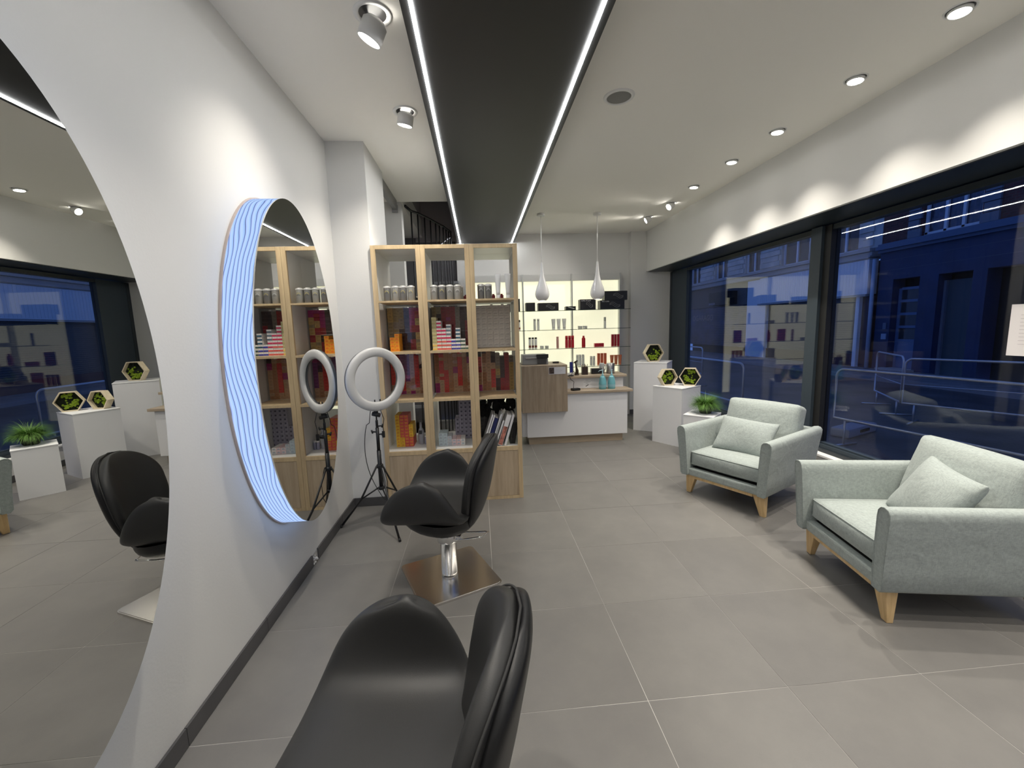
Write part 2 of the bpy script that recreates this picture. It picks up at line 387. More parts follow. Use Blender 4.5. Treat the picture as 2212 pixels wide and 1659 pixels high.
downlight(3.63, 5.31, (-.75, -.2, -.5), 'swivel ceiling spot on its ball, nearer of two beyond the window row', watts=45, drop=.03, length=.05, size=95, group='swivel spots at the far window end')
downlight(3.61, 5.965, (-.8, .1, -.45), 'swivel ceiling spot with lit rim, by the back wall corner', watts=45, drop=.03, length=.05, size=95, group='swivel spots at the far window end')
downlight(.709, 2.246, (-.52, .12, -1), 'large swivel ceiling spot left of the black panel, nearest the camera', watts=32, drop=.06, length=.06, head=.058, ring=.088, size=92, group='swivel spots along the mirror wall')
downlight(.708, 3.148, (-.20, .18, -1), 'swivel ceiling spot left of the black panel, nearer the shelves', watts=50, drop=.04, length=.05, head=.054, ring=.082, size=100, group='swivel spots along the mirror wall')
for y in (1.35, .45, -.6, -1.6):
    downlight(.709, y, (-.06, -.02, -1), 'swivel ceiling spot over the mirror wall, %s' % WH[y], watts=52, drop=.045, length=.05, size=88, group='swivel spots along the mirror wall')
spk = thing('ceiling_speaker', 'round white ceiling speaker with a grey mesh grille', 'speaker', (2.144, 2.93, 3.02))
bm = bm_new(); lathe(bm, [(.078, 0), (.08, -.008), (.098, -.006), (.103, 0)], 40, cap=False); obj('bezel', bm, white_pl, spk)
bm = bm_new(); lathe(bm, [(.001, -.006), (.06, -.006), (.079, -.004)], 40, cap=False); obj('grille', bm, mat('speaker_mesh', (.42, .42, .40), .8, bump=1, bscale=600), spk)
tr = thing('door_track', 'grey metal sliding door track under the ceiling beside the stairwell', 'door track', (.24, 4.3, 2.95))
obj('rail', bx(-.02, .03, 0, .85, -.03, .07), mat('track_alu', (.30, .30, .29), .4, .6), tr)
obj('end_bracket', bx(-.03, .035, .85, .87, -.06, .02), dim_grey, tr)

# pendant lamps
def pendant(x, y, label):
    t = thing('pendant_lamp', label, 'pendant lamp', (x, y, 0), 0, 'teardrop pendants over the counter')
    prof = [(.048, 1.880), (.062, 1.888), (.082, 1.910), (.094, 1.937), (.098, 1.965), (.095, 1.995), (.086, 2.03), (.072, 2.068), (.056, 2.11), (.042, 2.155), (.031, 2.20), (.022, 2.26), (.016, 2.33), (.013, 2.385)]
    bm = bm_new(); lathe(bm, prof, 40, cap=False); lathe(bm, [(.001, 2.385), (.013, 2.385)], 12, cap=False); obj('shade', bm, white_gloss, t)
    bm = bm_new(); lathe(bm, [(.001, 1.884), (.047, 1.884)], 24, cap=False); obj('bulb', bm, lens_dim, t)
    bm = bm_new(); tube(bm, [(0, 0, 2.384), (0, 0, 3.0)], .0045, 8); obj('rod', bm, white_pl, t)
    bm = bm_new(); lathe(bm, [(.05, 2.992), (.052, 2.996), (.052, 3.02)], 28); obj('canopy', bm, white_pl, t)
    return t
pendant(2.045, 5.77, 'white glossy teardrop pendant over the wooden end of the counter, left of two')
pendant(2.808, 5.75, 'white glossy teardrop pendant over the pump bottles, right of two')

# ------------------------------------------------------------------ mirrors on luminous drums
def band_mat():
    m = bpy.data.materials.new('luminous_wave_band'); m.use_nodes = True; nt = m.node_tree; nt.nodes.clear(); L = nt.links.new
    N = lambda t_: nt.nodes.new(t_)
    o = N('ShaderNodeOutputMaterial'); e = N('ShaderNodeEmission'); uv = N('ShaderNodeUVMap'); sp = N('ShaderNodeSeparateXYZ'); L(uv.outputs[0], sp.inputs[0])
    mp = N('ShaderNodeMapping'); mp.inputs['Scale'].default_value = (11, .6, 1); L(uv.outputs[0], mp.inputs[0])
    n = N('ShaderNodeTexNoise'); n.noise_dimensions = '2D'; n.inputs['Scale'].default_value = 1; n.inputs['Detail'].default_value = 1.5; L(mp.outputs[0], n.inputs['Vector'])
    a = N('ShaderNodeMath'); a.operation = 'MULTIPLY_ADD'; a.inputs[1].default_value = 4.6; L(n.outputs['Fac'], a.inputs[0])
    b = N('ShaderNodeMath'); b.operation = 'MULTIPLY'; b.inputs[1].default_value = 7; L(sp.outputs[1], b.inputs[0]); L(b.outputs[0], a.inputs[2])
    f = N('ShaderNodeMath'); f.operation = 'FRACT'; L(a.outputs[0], f.inputs[0])
    r = N('ShaderNodeValToRGB'); el = r.color_ramp.elements
    el[0].position = 0; el[0].color = (.05, .09, .20, 1); el[1].position = 1; el[1].color = (.34, .52, .98, 1)
    for p, c in ((.08, (.10, .14, .27)), (.15, (.40, .52, .98)), (.5, (.50, .69, 1)), ):
        q = el.new(p); q.color = (*c, 1)
    L(f.outputs[0], r.inputs[0]); L(r.outputs[0], e.inputs[0]); e.inputs[1].default_value = BAND
    L(e.outputs[0], o.inputs[0]); return m
band_m = band_mat()
rim_m = mat('beige_back_rim', (.50, .42, .38), .6)
def oval_mirror(y, label):
    t = thing('oval_mirror', label, 'mirror', (0, y, 1.336), 0, 'oval mirrors on glowing drums')
    A, Bz, D, N = .520, .905, .150, 120
    def ring(x, s=0.0): return [(x, (A + s) * math.cos(2 * PI * k / N), (Bz + s) * math.sin(2 * PI * k / N)) for k in range(N)]
    bm = bm_new(); uvl = bm.loops.layers.uv.new('UVMap')
    r0 = [bm.verts.new(p) for p in ring(.012)]; r1 = [bm.verts.new(p) for p in ring(D - .006)]
    for k in range(N):
        f = bm.faces.new((r0[k], r0[(k + 1) % N], r1[(k + 1) % N], r1[k])); f.smooth = True
        for lp, (u, v) in zip(f.loops, ((k / N, 0), ((k + 1) / N, 0), ((k + 1) / N, 1), (k / N, 1))): lp[uvl].uv = (u, v)
    obj('light_band', bm, band_m, t)
    bm = bm_new(); a = [bm.verts.new(p) for p in ring(D - .006, .001)]; b = [bm.verts.new(p) for p in ring(D, .001)]
    bm.faces.new(b); bm.faces.new(a[::-1])
    for k in range(N): bm.faces.new((a[k], a[(k + 1) % N], b[(k + 1) % N], b[k]))
    obj('mirror_glass', bm, mirror_m, t)
    bm = bm_new(); a = [bm.verts.new(p) for p in ring(.001, .006)]; b = [bm.verts.new(p) for p in ring(.012, .006)]
    bm.faces.new(b); bm.faces.new(a[::-1])
    for k in range(N): bm.faces.new((a[k], a[(k + 1) % N], b[(k + 1) % N], b[k]))
    obj('back_plate', bm, rim_m, t)
    return t
oval_mirror(2.48, 'tall oval wall mirror whose wavy blue-lit side band shows, beside the ring light')
oval_mirror(.865, 'tall oval wall mirror cut off by the left picture edge')

# ------------------------------------------------------------------ salon chairs
def subsurf(o, lv=2, thick=None, offset=0):
    if thick:
        s = o.modifiers.new('s', 'SOLIDIFY'); s.thickness = thick; s.offset = offset; s.use_rim = True; s.use_even_offset = False
    m = o.modifiers.new('b', 'SUBSURF'); m.levels = lv; m.render_levels = lv
    for p in o.data.polygons: p.use_smooth = True
def lerp(a, b, t): return a + (b - a) * t
def interp(tab, q):
    for (q0, *v0), (q1, *v1) in zip(tab, tab[1:]):
        if q <= q1:
            t = (q - q0) / (q1 - q0); return [lerp(a, b, t) for a, b in zip(v0, v1)]
    return list(tab[-1][1:])
def hermite(tab, q):
    q = min(max(q, tab[0][0]), tab[-1][0]); n = len(tab)
    for i in range(n - 1):
        if q <= tab[i + 1][0]: break
    a, b = tab[i], tab[i + 1]; h = b[0] - a[0]; t = (q - a[0]) / h; out = []
    for c in range(1, len(a)):
        def sl(j):
            j0, j1 = max(j - 1, 0), min(j + 1, n - 1); return (tab[j1][c] - tab[j0][c]) / (tab[j1][0] - tab[j0][0])
        m0, m1 = sl(i) * h, sl(i + 1) * h
        out.append((2 * t ** 3 - 3 * t * t + 1) * a[c] + (t ** 3 - 2 * t * t + t) * m0 + (-2 * t ** 3 + 3 * t * t) * b[c] + (t ** 3 - t * t) * m1)
    return out
def pad(parent, name, P, nu, nv, thick, m):
    """upholstered pad: a surface P(s, v) over [-1,1]^2 thickened along its normal, edges rounded to nothing"""
    bm = bm_new(); us = [math.sin(PI / 2 * (2 * i / (nu - 1) - 1)) for i in range(nu)]; vs = [math.sin(PI / 2 * (2 * j / (nv - 1) - 1)) for j in range(nv)]
    S = [(lambda x: math.copysign(abs(x) ** .8, x))(u) for u in us]; top = {}; bot = {}
    for i, s_ in enumerate(S):
        for j, v in enumerate(vs):
            e = 1e-3; si = min(max(s_, -.94), .94); vi = min(max(v, -.995), .995)
            du = P(si + e, vi) - P(si - e, vi); dv = P(si, vi + e) - P(si, vi - e); nrm = du.cross(dv); nrm.normalize()
            th = thick / 2 * math.sqrt(max(0, 1 - abs(v) ** 7)) * math.sqrt(max(0, 1 - abs(s_) ** 14))
            p = P(s_, v); brd = i in (0, nu - 1) or j in (0, nv - 1)
            top[i, j] = bm.verts.new(p if brd else p + nrm * th); bot[i, j] = top[i, j] if brd else bm.verts.new(p - nrm * th)
    for i in range(nu - 1):
        for j in range(nv - 1):
            for T, r_ in ((top, 0), (bot, 1)):
                q = [T[i, j], T[i + 1, j], T[i + 1, j + 1], T[i, j + 1]]
                try: bm.faces.new(q[::-1] if r_ else q).smooth = True
                except ValueError: pass
    bmesh.ops.remove_doubles(bm, verts=bm.verts[:], dist=.0002)
    for k in range(5): bmesh.ops.smooth_vert(bm, verts=bm.verts[:], factor=.5, use_axis_x=True, use_axis_y=True, use_axis_z=True)
    return obj(name, bm, m, parent)
def salon_chair(x, y, rz, plate_rot, label, lift=0):
    """local axes: +x is the way the sitter faces"""
    t = thing('salon_chair', label, 'salon chair', (x, y, 0), rz, 'black salon chairs')
    #  q: z, lateral, f_centre, f_half   (q = path from the seat centre line to the top of a wing)
    tab = [(0, .462, 0), (.2, .461, .12), (.36, .470, .205), (.48, .494, .252), (.58, .530, .280), (.68, .580, .295), (.8, .642, .303), (.9, .690, .305), (1.0, .724, .304)]
    def seat_p(s, v):
        q = abs(s); z, lat = hermite(tab, q); wq = min(.988, max(0, (q - .30) / .70))
        ff = .035 + .288 * (1 - wq ** 2.1) ** .52; fb = .035 - .215 * (1 - wq ** 1.45) ** .66
        f = (ff + fb) / 2 + (ff - fb) / 2 * v
        mid = max(0, 1 - q / .5)
        z += -.02 * mid * max(0, (v - .55) / .45) ** 2 + .05 * mid * max(0, (-v - .5) / .5) ** 2
        return Vector((f, math.copysign(lat, s), z - .015 * (1 - mid) * v * v))
    pad(t, 'seat', seat_p, 61, 25, .07, leather)
    cl = [(0, -.125, .36, .13), (.12, -.165, .44, .17), (.3, -.205, .55, .215), (.5, -.232, .66, .235), (.7, -.252, .765, .22), (.85, -.266, .835, .17), (1, -.280, .900, .0)]
    def back_p(s, v, push=0.0, k=1.0):
        q = (v + 1) / 2; f, z, wd = hermite(cl, q)
        if q > .6: wd = .236 * math.sqrt(max(0, 1 - ((q - .6) / .4) ** 2.1))
        y = s * wd * k
        return Vector((f + .075 * (abs(y) / .25) ** 2.0 + push, y, z - .4 * y * y * q))
    pad(t, 'backrest', back_p, 37, 45, .058, leather)
    pad(t, 'back_shell', lambda s, v: back_p(s, v * .985, -.036, .95), 33, 41, .05, leather2)
    bm = bm_new(); P = []
    for k in range(41):
        q = -.9 + 1.9 * k / 40; p = back_p(-1, q, -.022, 1.0); P.append(p)
    P = P + [Vector((p.x, -p.y, p.z)) for p in P[::-1]][1:]
    tube(bm, P, .0035, 6); obj('seam', bm, stitch_m, t)
    # rounded underside joining seat, back and column
    bm = bm_new()
    def under(u, v):
        a = 2 * PI * u; r = math.sin(v * PI / 2); z = .452 - .13 * math.cos(v * PI / 2) ** .75 if v < 1 else .452
        fx = (.275 if math.cos(a) > 0 else .20) * r * math.cos(a) - .0
        return Vector((fx + .0, (.275) * r * math.sin(a), z + (.02 * math.cos(a) * r)))
    grid_mesh(bm, lambda u, v: under(u, .06 + .94 * v), 28, 9, closed_u=True)
    obj('under_shell', bm, leather2, t)
    bm = bm_new(); lathe(bm, [(.050, .014), (.050, .034), (.049, .29), (.06, .295), (.06, .33), (.09, .345)], 32)
    obj('column', bm, chrome, t)
    bm = bm_new(); lathe(bm, [(.064, .235), (.066, .24), (.066, .282), (.064, .288)], 24); box(bm, -.085, -.05, -.03, .03, .24, .275); obj('collar', bm, chrome, t)
    bm = bm_new()
    P = [(-.06, -.055, .262), (-.13, -.062, .255), (-.225, -.06, .262), (-.248, -.045, .268), (-.218, .055, .285), (-.20, .062, .286), (-.13, .052, .27), (-.06, .045, .262)]
    tube(bm, P, .0055, 8); obj('foot_pump', bm, chrome, t)
    bm = bm_new(); tube(bm, [(.17, -.17, .42), (.175, -.2, .385), (.176, -.205, .372)], [.006, .008, .009], 8); obj('release_lever', bm, dark_pl, t)
    bm = bm_new(); s = .248; r = .03; poly = []
    for cx, cy, a0 in ((s - r, s - r, 0), (-s + r, s - r, 90), (-s + r, -s + r, 180), (s - r, -s + r, 270)):
        for k in range(7):
            a = math.radians(a0 + 15 * k); poly.append((cx + r * math.cos(a), cy + r * math.sin(a)))
    prism(bm, poly, 0.0005, .012)
    inner = [(x_ * .975, y_ * .975) for x_, y_ in poly]; prism(bm, inner, .012, .0145)
    obj('base_plate', bm, steel, t, rotz=plate_rot - rz)
    return t
salon_chair(.914, 2.45, PI - .16, math.radians(23.5), 'black swivel salon chair on a square steel plate, in full view before the shelves')
salon_chair(.920, .885, PI - .10, math.radians(10), 'black swivel salon chair in the foreground, cut off by the bottom edge')

# ------------------------------------------------------------------ armchairs
def rounded_slab(bm, P, nu, nv): grid_mesh(bm, P, nu, nv)
def cushion_mesh(w_, d_, h_, edge=.35, pinch=0.0, n=14, puff=1.0):
    bm = bm_new(); top = {}; bot = {}
    for i in range(n + 1):
        for j in range(n + 1):
            u = math.sin((2 * i / n - 1) * PI / 2) ; v = math.sin((2 * j / n - 1) * PI / 2)
            k = ((1 - abs(u) ** 6) * (1 - abs(v) ** 6))
            k2 = (1 - u * u) * (1 - v * v)
            z = h_ / 2 * ((1 - puff) * max(k, 0) ** .35 + puff * max(k2, 0) ** edge)
            px = w_ / 2 * u * (1 - pinch * (1 - v * v) ) ; py = d_ / 2 * v * (1 - pinch * (1 - u * u))
            border = i in (0, n) or j in (0, n)
            top[i, j] = bm.verts.new((px, py, 0 if border else z)); bot[i, j] = top[i, j] if border else bm.verts.new((px, py, -z))
    for i in range(n):
        for j in range(n):
            for T, rev in ((top, 0), (bot, 1)):
                q = [T[i, j], T[i + 1, j], T[i + 1, j + 1], T[i, j + 1]]
                f = bm.faces.new(q[::-1] if rev else q); f.smooth = True
    return bm
def soft_box(w_, d_, h_, r=.03, crown=.02, sub=2):
    """boxy cushion with rounded welted edges and a crowned top"""
    bm = bm_new(); n = 8
    xs = [-1, -.9, -.6, -.3, 0, .3, .6, .9, 1]
    box(bm, -w_ / 2, w_ / 2, -d_ / 2, d_ / 2, -h_ / 2, h_ / 2)
    bmesh.ops.bevel(bm, geom=bm.edges[:], offset=r, segments=3, affect='EDGES', profile=.5)
    bmesh.ops.subdivide_edges(bm, edges=[e for e in bm.edges if e.calc_length() > .12], cuts=7, use_grid_fill=True)
    for v in bm.verts:
        a = max(0, 1 - (2 * v.co.x / w_) ** 2) * max(0, 1 - (2 * v.co.y / d_) ** 2)
        v.co.z += math.copysign(crown * a ** .7, v.co.z) if abs(v.co.z) > h_ / 2 - .002 else 0
        b = max(0, 1 - (2 * v.co.x / w_) ** 2) * max(0, 1 - (2 * v.co.z / h_) ** 2) if abs(v.co.y) > d_ / 2 - .002 else 0
        if b: v.co.y += math.copysign(.012 * b, v.co.y)
    for f in bm.faces: f.smooth = True
    return bm
def armchair(x, y, rz, label):
    """local: the sitter faces -y; feet at +-.325"""
    t = thing('armchair', label, 'armchair', (x, y, 0), rz, 'pale sage armchairs')
    fr, bk = -.375, .375
    for s in (-1, 1):
        # flared arm: section (x,z) swept in y with soft rounding
        prof = [(.300, .175), (.350, .172), (.366, .19), (.372, .30), (.384, .44), (.398, .56), (.398, .592), (.385, .610), (.362, .617), (.340, .612), (.325, .595), (.318, .56), (.306, .40), (.298, .25), (.297, .19)]
        bm = bm_new(); ys = [(fr - .030, .90), (fr - .036, .965), (fr - .03, 1.0), (fr, 1.0), (-.1, 1.0), (.15, 1.0), (bk - .01, 1.0), (bk + .01, .98), (bk + .014, .93)]
        cx_ = .345; rows = []
        for yy, k in ys:
            row = []
            for px, pz in prof:
                lean = (pz - .17) / .44 * (.018 if yy < 0 else -.045 * 0)
                row.append(bm.verts.new((s * (cx_ + (px - cx_) * k + (px - cx_) * 0), yy - lean * (1 if yy < 0 else 0) + (.05 * (pz - .17) / .44 if yy > .3 else 0), .39 + (pz - .39) * (.985 if k < 1 else 1) if k < .99 else pz)))
            rows.append(row)
        m_ = len(prof)
        for a, b in zip(rows, rows[1:]):
            for k in range(m_): f = bm.faces.new((a[k], a[(k + 1) % m_], b[(k + 1) % m_], b[k])); f.smooth = True
        bm.faces.new(rows[0][::-1]); bm.faces.new(rows[-1])
        obj('arm', bm, fabric, t)
    # back frame, front rail, deck
    bm = bm_new(); box(bm, -.345, .345, .29, .385, .172, .60)
    for v in bm.verts:
        if v.co.z > .5: v.co.y += .055; v.co.x *= 1.03
    obj('back_frame', bm, fabric, t, bevel=.02, smooth=True)
    obj('front_rail', bx(-.31, .31, fr - .012, fr + .05, .172, .236), fabric, t, bevel=.012)
    obj('seat_deck', bx(-.30, .30, fr + .04, .30,    .18, .236), mat('dark_deck_cloth', (.02, .02, .02), .9), t)
    # cushions
    o = obj('seat_cushion', soft_box(.595, .66, .125, .022, .022), fabric, t); o.location = (0, -.035, .325)
    # welt lines of the seat cushion
    bm = bm_new()
    for zz in (.380, .276):
        P = []
        for cx, cy, a0 in ((.28, .275, 0), (-.28, .275, 90), (-.28, -.345, 180), (.28, -.345, 270)):
            for k in range(4): P.append((cx + .017 * math.cos(math.radians(a0 + 30 * k)), cy + .017 * math.sin(math.radians(a0 + 30 * k)), zz))
        tube(bm, P, .004, 6, closed=True)
    obj('seat_piping', bm, fabric, t)
    o = obj('back_cushion', soft_box(.61, .47, .155, .034, .04), fabric, t)
    o.rotation_euler = (math.radians(90 - 17), 0, 0); o.location = (0, .235, .565)
    # legs and apron
    for sx in (-1, 1):
        for sy in (-1, 1):
            bm = bm_new()
            top = [(sx * .245, sy * .310), (sx * .338, sy * .310), (sx * .338, sy * .366), (sx * .245, sy * .366)]
            bot = [(sx * .300, sy * .322), (sx * .340, sy * .322), (sx * .340, sy * .352), (sx * .300, sy * .352)]
            a = [bm.verts.new((p[0], p[1], .172)) for p in top]; b = [bm.verts.new((p[0], p[1], 0)) for p in bot]
            bm.faces.new(a); bm.faces.new(b[::-1])
            for k in range(4): bm.faces.new((a[k], a[(k + 1) % 4], b[(k + 1) % 4], b[k]))
            obj('leg', bm, legwood, t, bevel=.004)
    obj('apron', bx(-.25, .25, -.372, -.345, .146, .172), legwood, t)
    obj('apron', bx(-.25, .25, .345, .372, .146, .172), legwood, t)
    return t
a1z = math.atan2(-.477, -.88) + PI / 2          # local -y towards the room
a2z = math.atan2(.185, -.983) + PI / 2
armchair(3.455, 3.375, a1z, 'pale sage fabric armchair on splayed oak legs, farther one by the mullion')
armchair(3.535, 2.025, a2z, 'pale sage fabric armchair cut off by the right picture edge')
def throw_pillow(cx, cy, rz, loc, tilt, roll, label, w_=.44, d_=.30, h_=.15):
    R = Matrix.Translation((cx, cy, 0)) @ Matrix.Rotation(rz, 4, 'Z') @ Matrix.Translation(loc) @ Matrix.Rotation(roll[1], 4, 'Z') @ Matrix.Rotation(tilt, 4, 'X') @ Matrix.Rotation(roll[0], 4, 'Z')
    bm = cushion_mesh(w_, d_, h_, .42, .07, 22)
    rr = random.Random(3)
    for v in bm.verts:
        v.co.z += .006 * math.sin(9 * v.co.x + 17 * v.co.y) * (1 if abs(v.co.z) > .01 else 0)
    o = obj('throw_pillow', bm, fabric); o.matrix_world = R
    return tag(o, label, 'pillow', 'pale sage throw pillows')
throw_pillow(3.455, 3.375, a1z, (-.005, -.035, .525), math.radians(55), (math.radians(-2), math.radians(6)), 'small pale sage pillow leaning in the farther armchair', .47, .33, .15)
throw_pillow(3.535, 2.025, a2z, (.055, .03, .545), math.radians(60), (math.radians(-2), math.radians(-14)), 'small pale sage pillow leaning in the armchair at the right edge', .46, .38, .17)

# ------------------------------------------------------------------ shelving
SY = 3.58
def shelf_unit(x0, y0, depth, label, front=True, group=None):
    t = thing('shelf_unit', label, 'shelf', (x0 + .2, y0, 0), 0, group)
    W = .1995; H = 2.217
    for s in (-1, 1):
        obj('side_panel', bx(s * W - (.018 if s > 0 else 0), s * W + (.018 if s < 0 else 0), .003 if front else 0, depth, .0, H - .002), melamine, t)
        if front: obj('stile', bx(min(s * W, s * (W - .038)), max(s * W, s * (W - .038)), -.018, .0035, .0, H), oak, t, bevel=.0015, seg=1)
    if front: obj('top_rail', bx(-.1615, .1615, -.018, .0035, 2.186, H), oak, t)
    obj('top_panel', bx(-.181, .181, .004, depth, 2.192, H - .004), melamine, t)
    for z, th in ((1.757, .015), (1.327, .02), (.912, .022)):
        obj('shelf', bx(-.1615 if front else -.181, .1615 if front else .181, -.016 if front else 0, depth, z, z + th), oak if front else melamine, t)
    obj('bottom_shelf', bx(-.1815, .1815, .004, depth, .462, .482), melamine, t)
    if front:
        obj('cross_rail', bx(-.1615, .1615, -.018, .0038, .447, .481), oak, t)
        obj('door', bx(-.160, .160, -.0165, .003, .030, .4445), oakdoor, t, label='plain oak door below the open shelves')
        obj('toe_rail', bx(-.1615, .1615, -.018, .0038, 0, .027), oak, t)
    else:
        d = obj('glass_door', bx(-.180, .180, .002, .006, .485, 1.755), doorglass, t)
        for z in (.90, 1.742, 1.315):
            for xx in (-.03, .07): obj('clip', bx(xx, xx + .022, -.008, .012, z - .012, z), white_pl, d)
    return t
for i, nm in enumerate(('left', 'middle', 'right')):
    shelf_unit(.30 + .4 * i, SY + .018, .317, 'tall oak-fronted shelf unit with cans on its top shelf, %s of three' % nm, True, 'oak-fronted shelf units')
    shelf_unit(.30 + .4 * i, SY + .337, .325, 'white shelf unit with glass doors standing back to back behind the %s oak one' % nm, False, 'glass-fronted rear units')

_cols = {}
def dye_mesh(w_, d_, h_, color, lab, style='label'):
    key = (w_, d_, h_, color, lab, style)
    if key in _cols: return _cols[key]
    m1 = mat('carton_%d' % len(_cols), color, .5, var=.12, vscale=60); m2 = mat('carton_print_%d' % len(_cols), lab, .5)
    bm = bm_new(); g = .0008
    box(bm, -w_ / 2 + g, w_ / 2 - g, 0, d_, 0, h_ - g * 1.5)
    e = .0006
    if style == 'label': box(bm, -w_ * .28, w_ * .28, -e, 0, h_ * .30, h_ * .72, 1)
    elif style == 'band': box(bm, -w_ / 2 + g, w_ / 2 - g, -e, 0, h_ * .08, h_ * .52, 1)
    elif style == 'tri':
        box(bm, -w_ * .1, w_ * .30, -e, 0, h_ * .45, h_ * .85, 1)
    elif style == 'line': box(bm, -w_ * .36, w_ * .25, -e, 0, h_ * .34, h_ * .46, 1)
    me = to_mesh(bm, 'dye_box', [m1, m2]); _cols[key] = me
    return me
def dk(c, k=.72): return tuple(v * k for v in c)
RED = (.80, .05, .035); DRED = (.45, .02, .025); COPPER = (.55, .24, .10); TAN = (.68, .40, .22); PINKT = (.62, .33, .24); MAG = (.45, .02, .17); PURP = (.26, .04, .18)
OLIVE = (.42, .31, .14); YOL = (.66, .43, .13); DK = (.07, .02, .016); GRY = (.36, .29, .22); CREAM = (.93, .87, .80); LIL = (.52, .49, .60)
YEL = (.80, .48, .03); CORAL = (.68, .10, .07); ORNG = (.90, .36, .02); WHT = (.82, .78, .74); ICE = (.55, .64, .67); PNK = (.80, .62, .62)
def place_box(me, x, y, z, label, group, name='dye_box', cat='box', jit=.0012):
    o = obj(name, me, None, loc=(x + rnd.uniform(-jit, jit) * .5, y + rnd.uniform(0, jit * 3), z)); return tag(o, label, cat, group)
ORD = ['first', 'second', 'third', 'fourth', 'fifth', 'sixth', 'seventh', 'eighth', 'ninth', 'tenth', 'eleventh', 'twelfth', 'thirteenth', 'fourteenth']
CNAME = {RED: 'red', DRED: 'dark red', COPPER: 'copper', TAN: 'tan', PINKT: 'dusty pink', MAG: 'magenta', DK: 'black', ORNG: 'orange', CREAM: 'cream', YEL: 'yellow', CORAL: 'coral', ICE: 'pale blue', PNK: 'pale pink', WHT: 'white', LIL: 'lilac'}
def stack(x0, y, z0, w_, h_, d_, columns, label, group, style='label', name='dye_box', lab=None):
    """columns: list (left to right) of lists of colours from the bottom up"""
    for i, colm in enumerate(columns):
        for k, c in enumerate(colm):
            if c is None: continue
            body, print_ = c if isinstance(c[0], tuple) else (c, lab or dk(c))
            lb = '%s carton, %s from left, %s from bottom, %s' % (CNAME.get(c, label[0]), ORD[i], ORD[k], label[1])
            place_box(dye_mesh(w_, d_, h_, body, print_, style), x0 + w_ * (i + .5), y, z0 + h_ * k, lb, group, name)
# --- second row, left unit: orange pile in front
stack(.385, 3.70, 1.347, .040, .0305, .16, [[ORNG] * 4, [ORNG] * 5], ('orange', 'small pile on the second shelf'), 'orange cartons', lab=(.75, .16, .01))
# --- second row, middle unit: white cartons with coloured bands
wr = (WHT, (.60, .03, .10)); wb = (WHT, (.05, .05, .35)); wg = (WHT, (.06, .12, .09)); wo = (WHT, (.75, .12, .09)); wy = ((.62, .56, .30), (.55, .48, .22)); wy2 = ((.80, .72, .42), (.85, .60, .15)); wt = (WHT, (.03, .10, .16)); wgr = (WHT, (.12, .16, .20))
stack(.752, 3.665, 1.347, .0405, .0315, .16, [[wy2] * 2 + [wy] * 7, [wo] * 3 + [wr] * 5, [wo] * 3 + [wr] * 3, [wo] * 2 + [wr] * 2 + [wgr] * 3, [wb] * 3, [wb] * 2 + [wt] * 4, [wg] * 3, [wg]][:7] + [[wg]],
      ('white banded', 'stepped pile on the second shelf'), 'white banded cartons', 'band')
# --- second row, right unit: cream cartons
stack(1.118 + .010, 3.935, 1.348, .0545, .0485, .17, [[CREAM] * 8 for _ in range(6)], ('cream', 'right second shelf'), 'cream cartons', 'line', 'cream_box', (.62, .56, .53))
# --- third row, middle unit: copper and red cartons, each its own
colsM = []
base_c = [[TAN, COPPER], [COPPER, COPPER], [RED, COPPER], [COPPER, COPPER], [TAN, PINKT], [RED, RED], [COPPER, TAN], [TAN, COPPER]]
spec = ['MMMTTCCCCCCCD', 'TTTTRTRRRRCRD', 'RRRRRRRCCCCCC', 'CCCCCCCCCCCCC', 'TTTTTTGGCPCPC', 'TTRRRRRRRRRCR', 'CCCCCCCCCCCTT', 'CTCTTTTTTMMKK']
cmap = {'M': MAG, 'T': TAN, 'C': COPPER, 'R': RED, 'D': DRED, 'P': PINKT, 'G': MAG, 'K': DK, 'U': PURP, 'Y': YOL, 'O': OLIVE, 'E': GRY, 'B': (.10, .045, .03)}
stack(.728, 3.935, .935, .0430, .0300, .17, [[cmap[c] for c in s] for s in spec], ('copper', 'middle third shelf'), 'copper and red cartons, middle third shelf')
# --- fourth row, left: yellow and coral pile; middle: ice and pink pile, lilac wall behind
stack(.376, 3.735, .483, .0385, .0292, .17, [[YEL] * 10, [YEL] * 3 + [CORAL] * 7, [CORAL] * 10, [CORAL] * 3 + [YEL] * 4], ('yellow', 'bottom left shelf'), 'yellow and coral cartons', lab=(.62, .25, .02))
stack(.758, 3.70, .483, .0392, .0290, .15, [[ICE] * 4, [ICE] * 4, [(.55, .55, .56)] * 3, [PNK] * 2, [(.86, .62, .60)] * 2, [WHT] * 2], ('pale grey', 'low pile, bottom middle shelf'), 'pale blue and pink cartons', lab=(.40, .45, .50))
stack(.895, 3.935, .483, .0405, .0395, .17, [[LIL] * 5] + [[LIL] * 10] * 4, ('lilac', 'bottom middle shelf'), 'lilac cartons', 'tri', 'lilac_box', (.13, .12, .17))
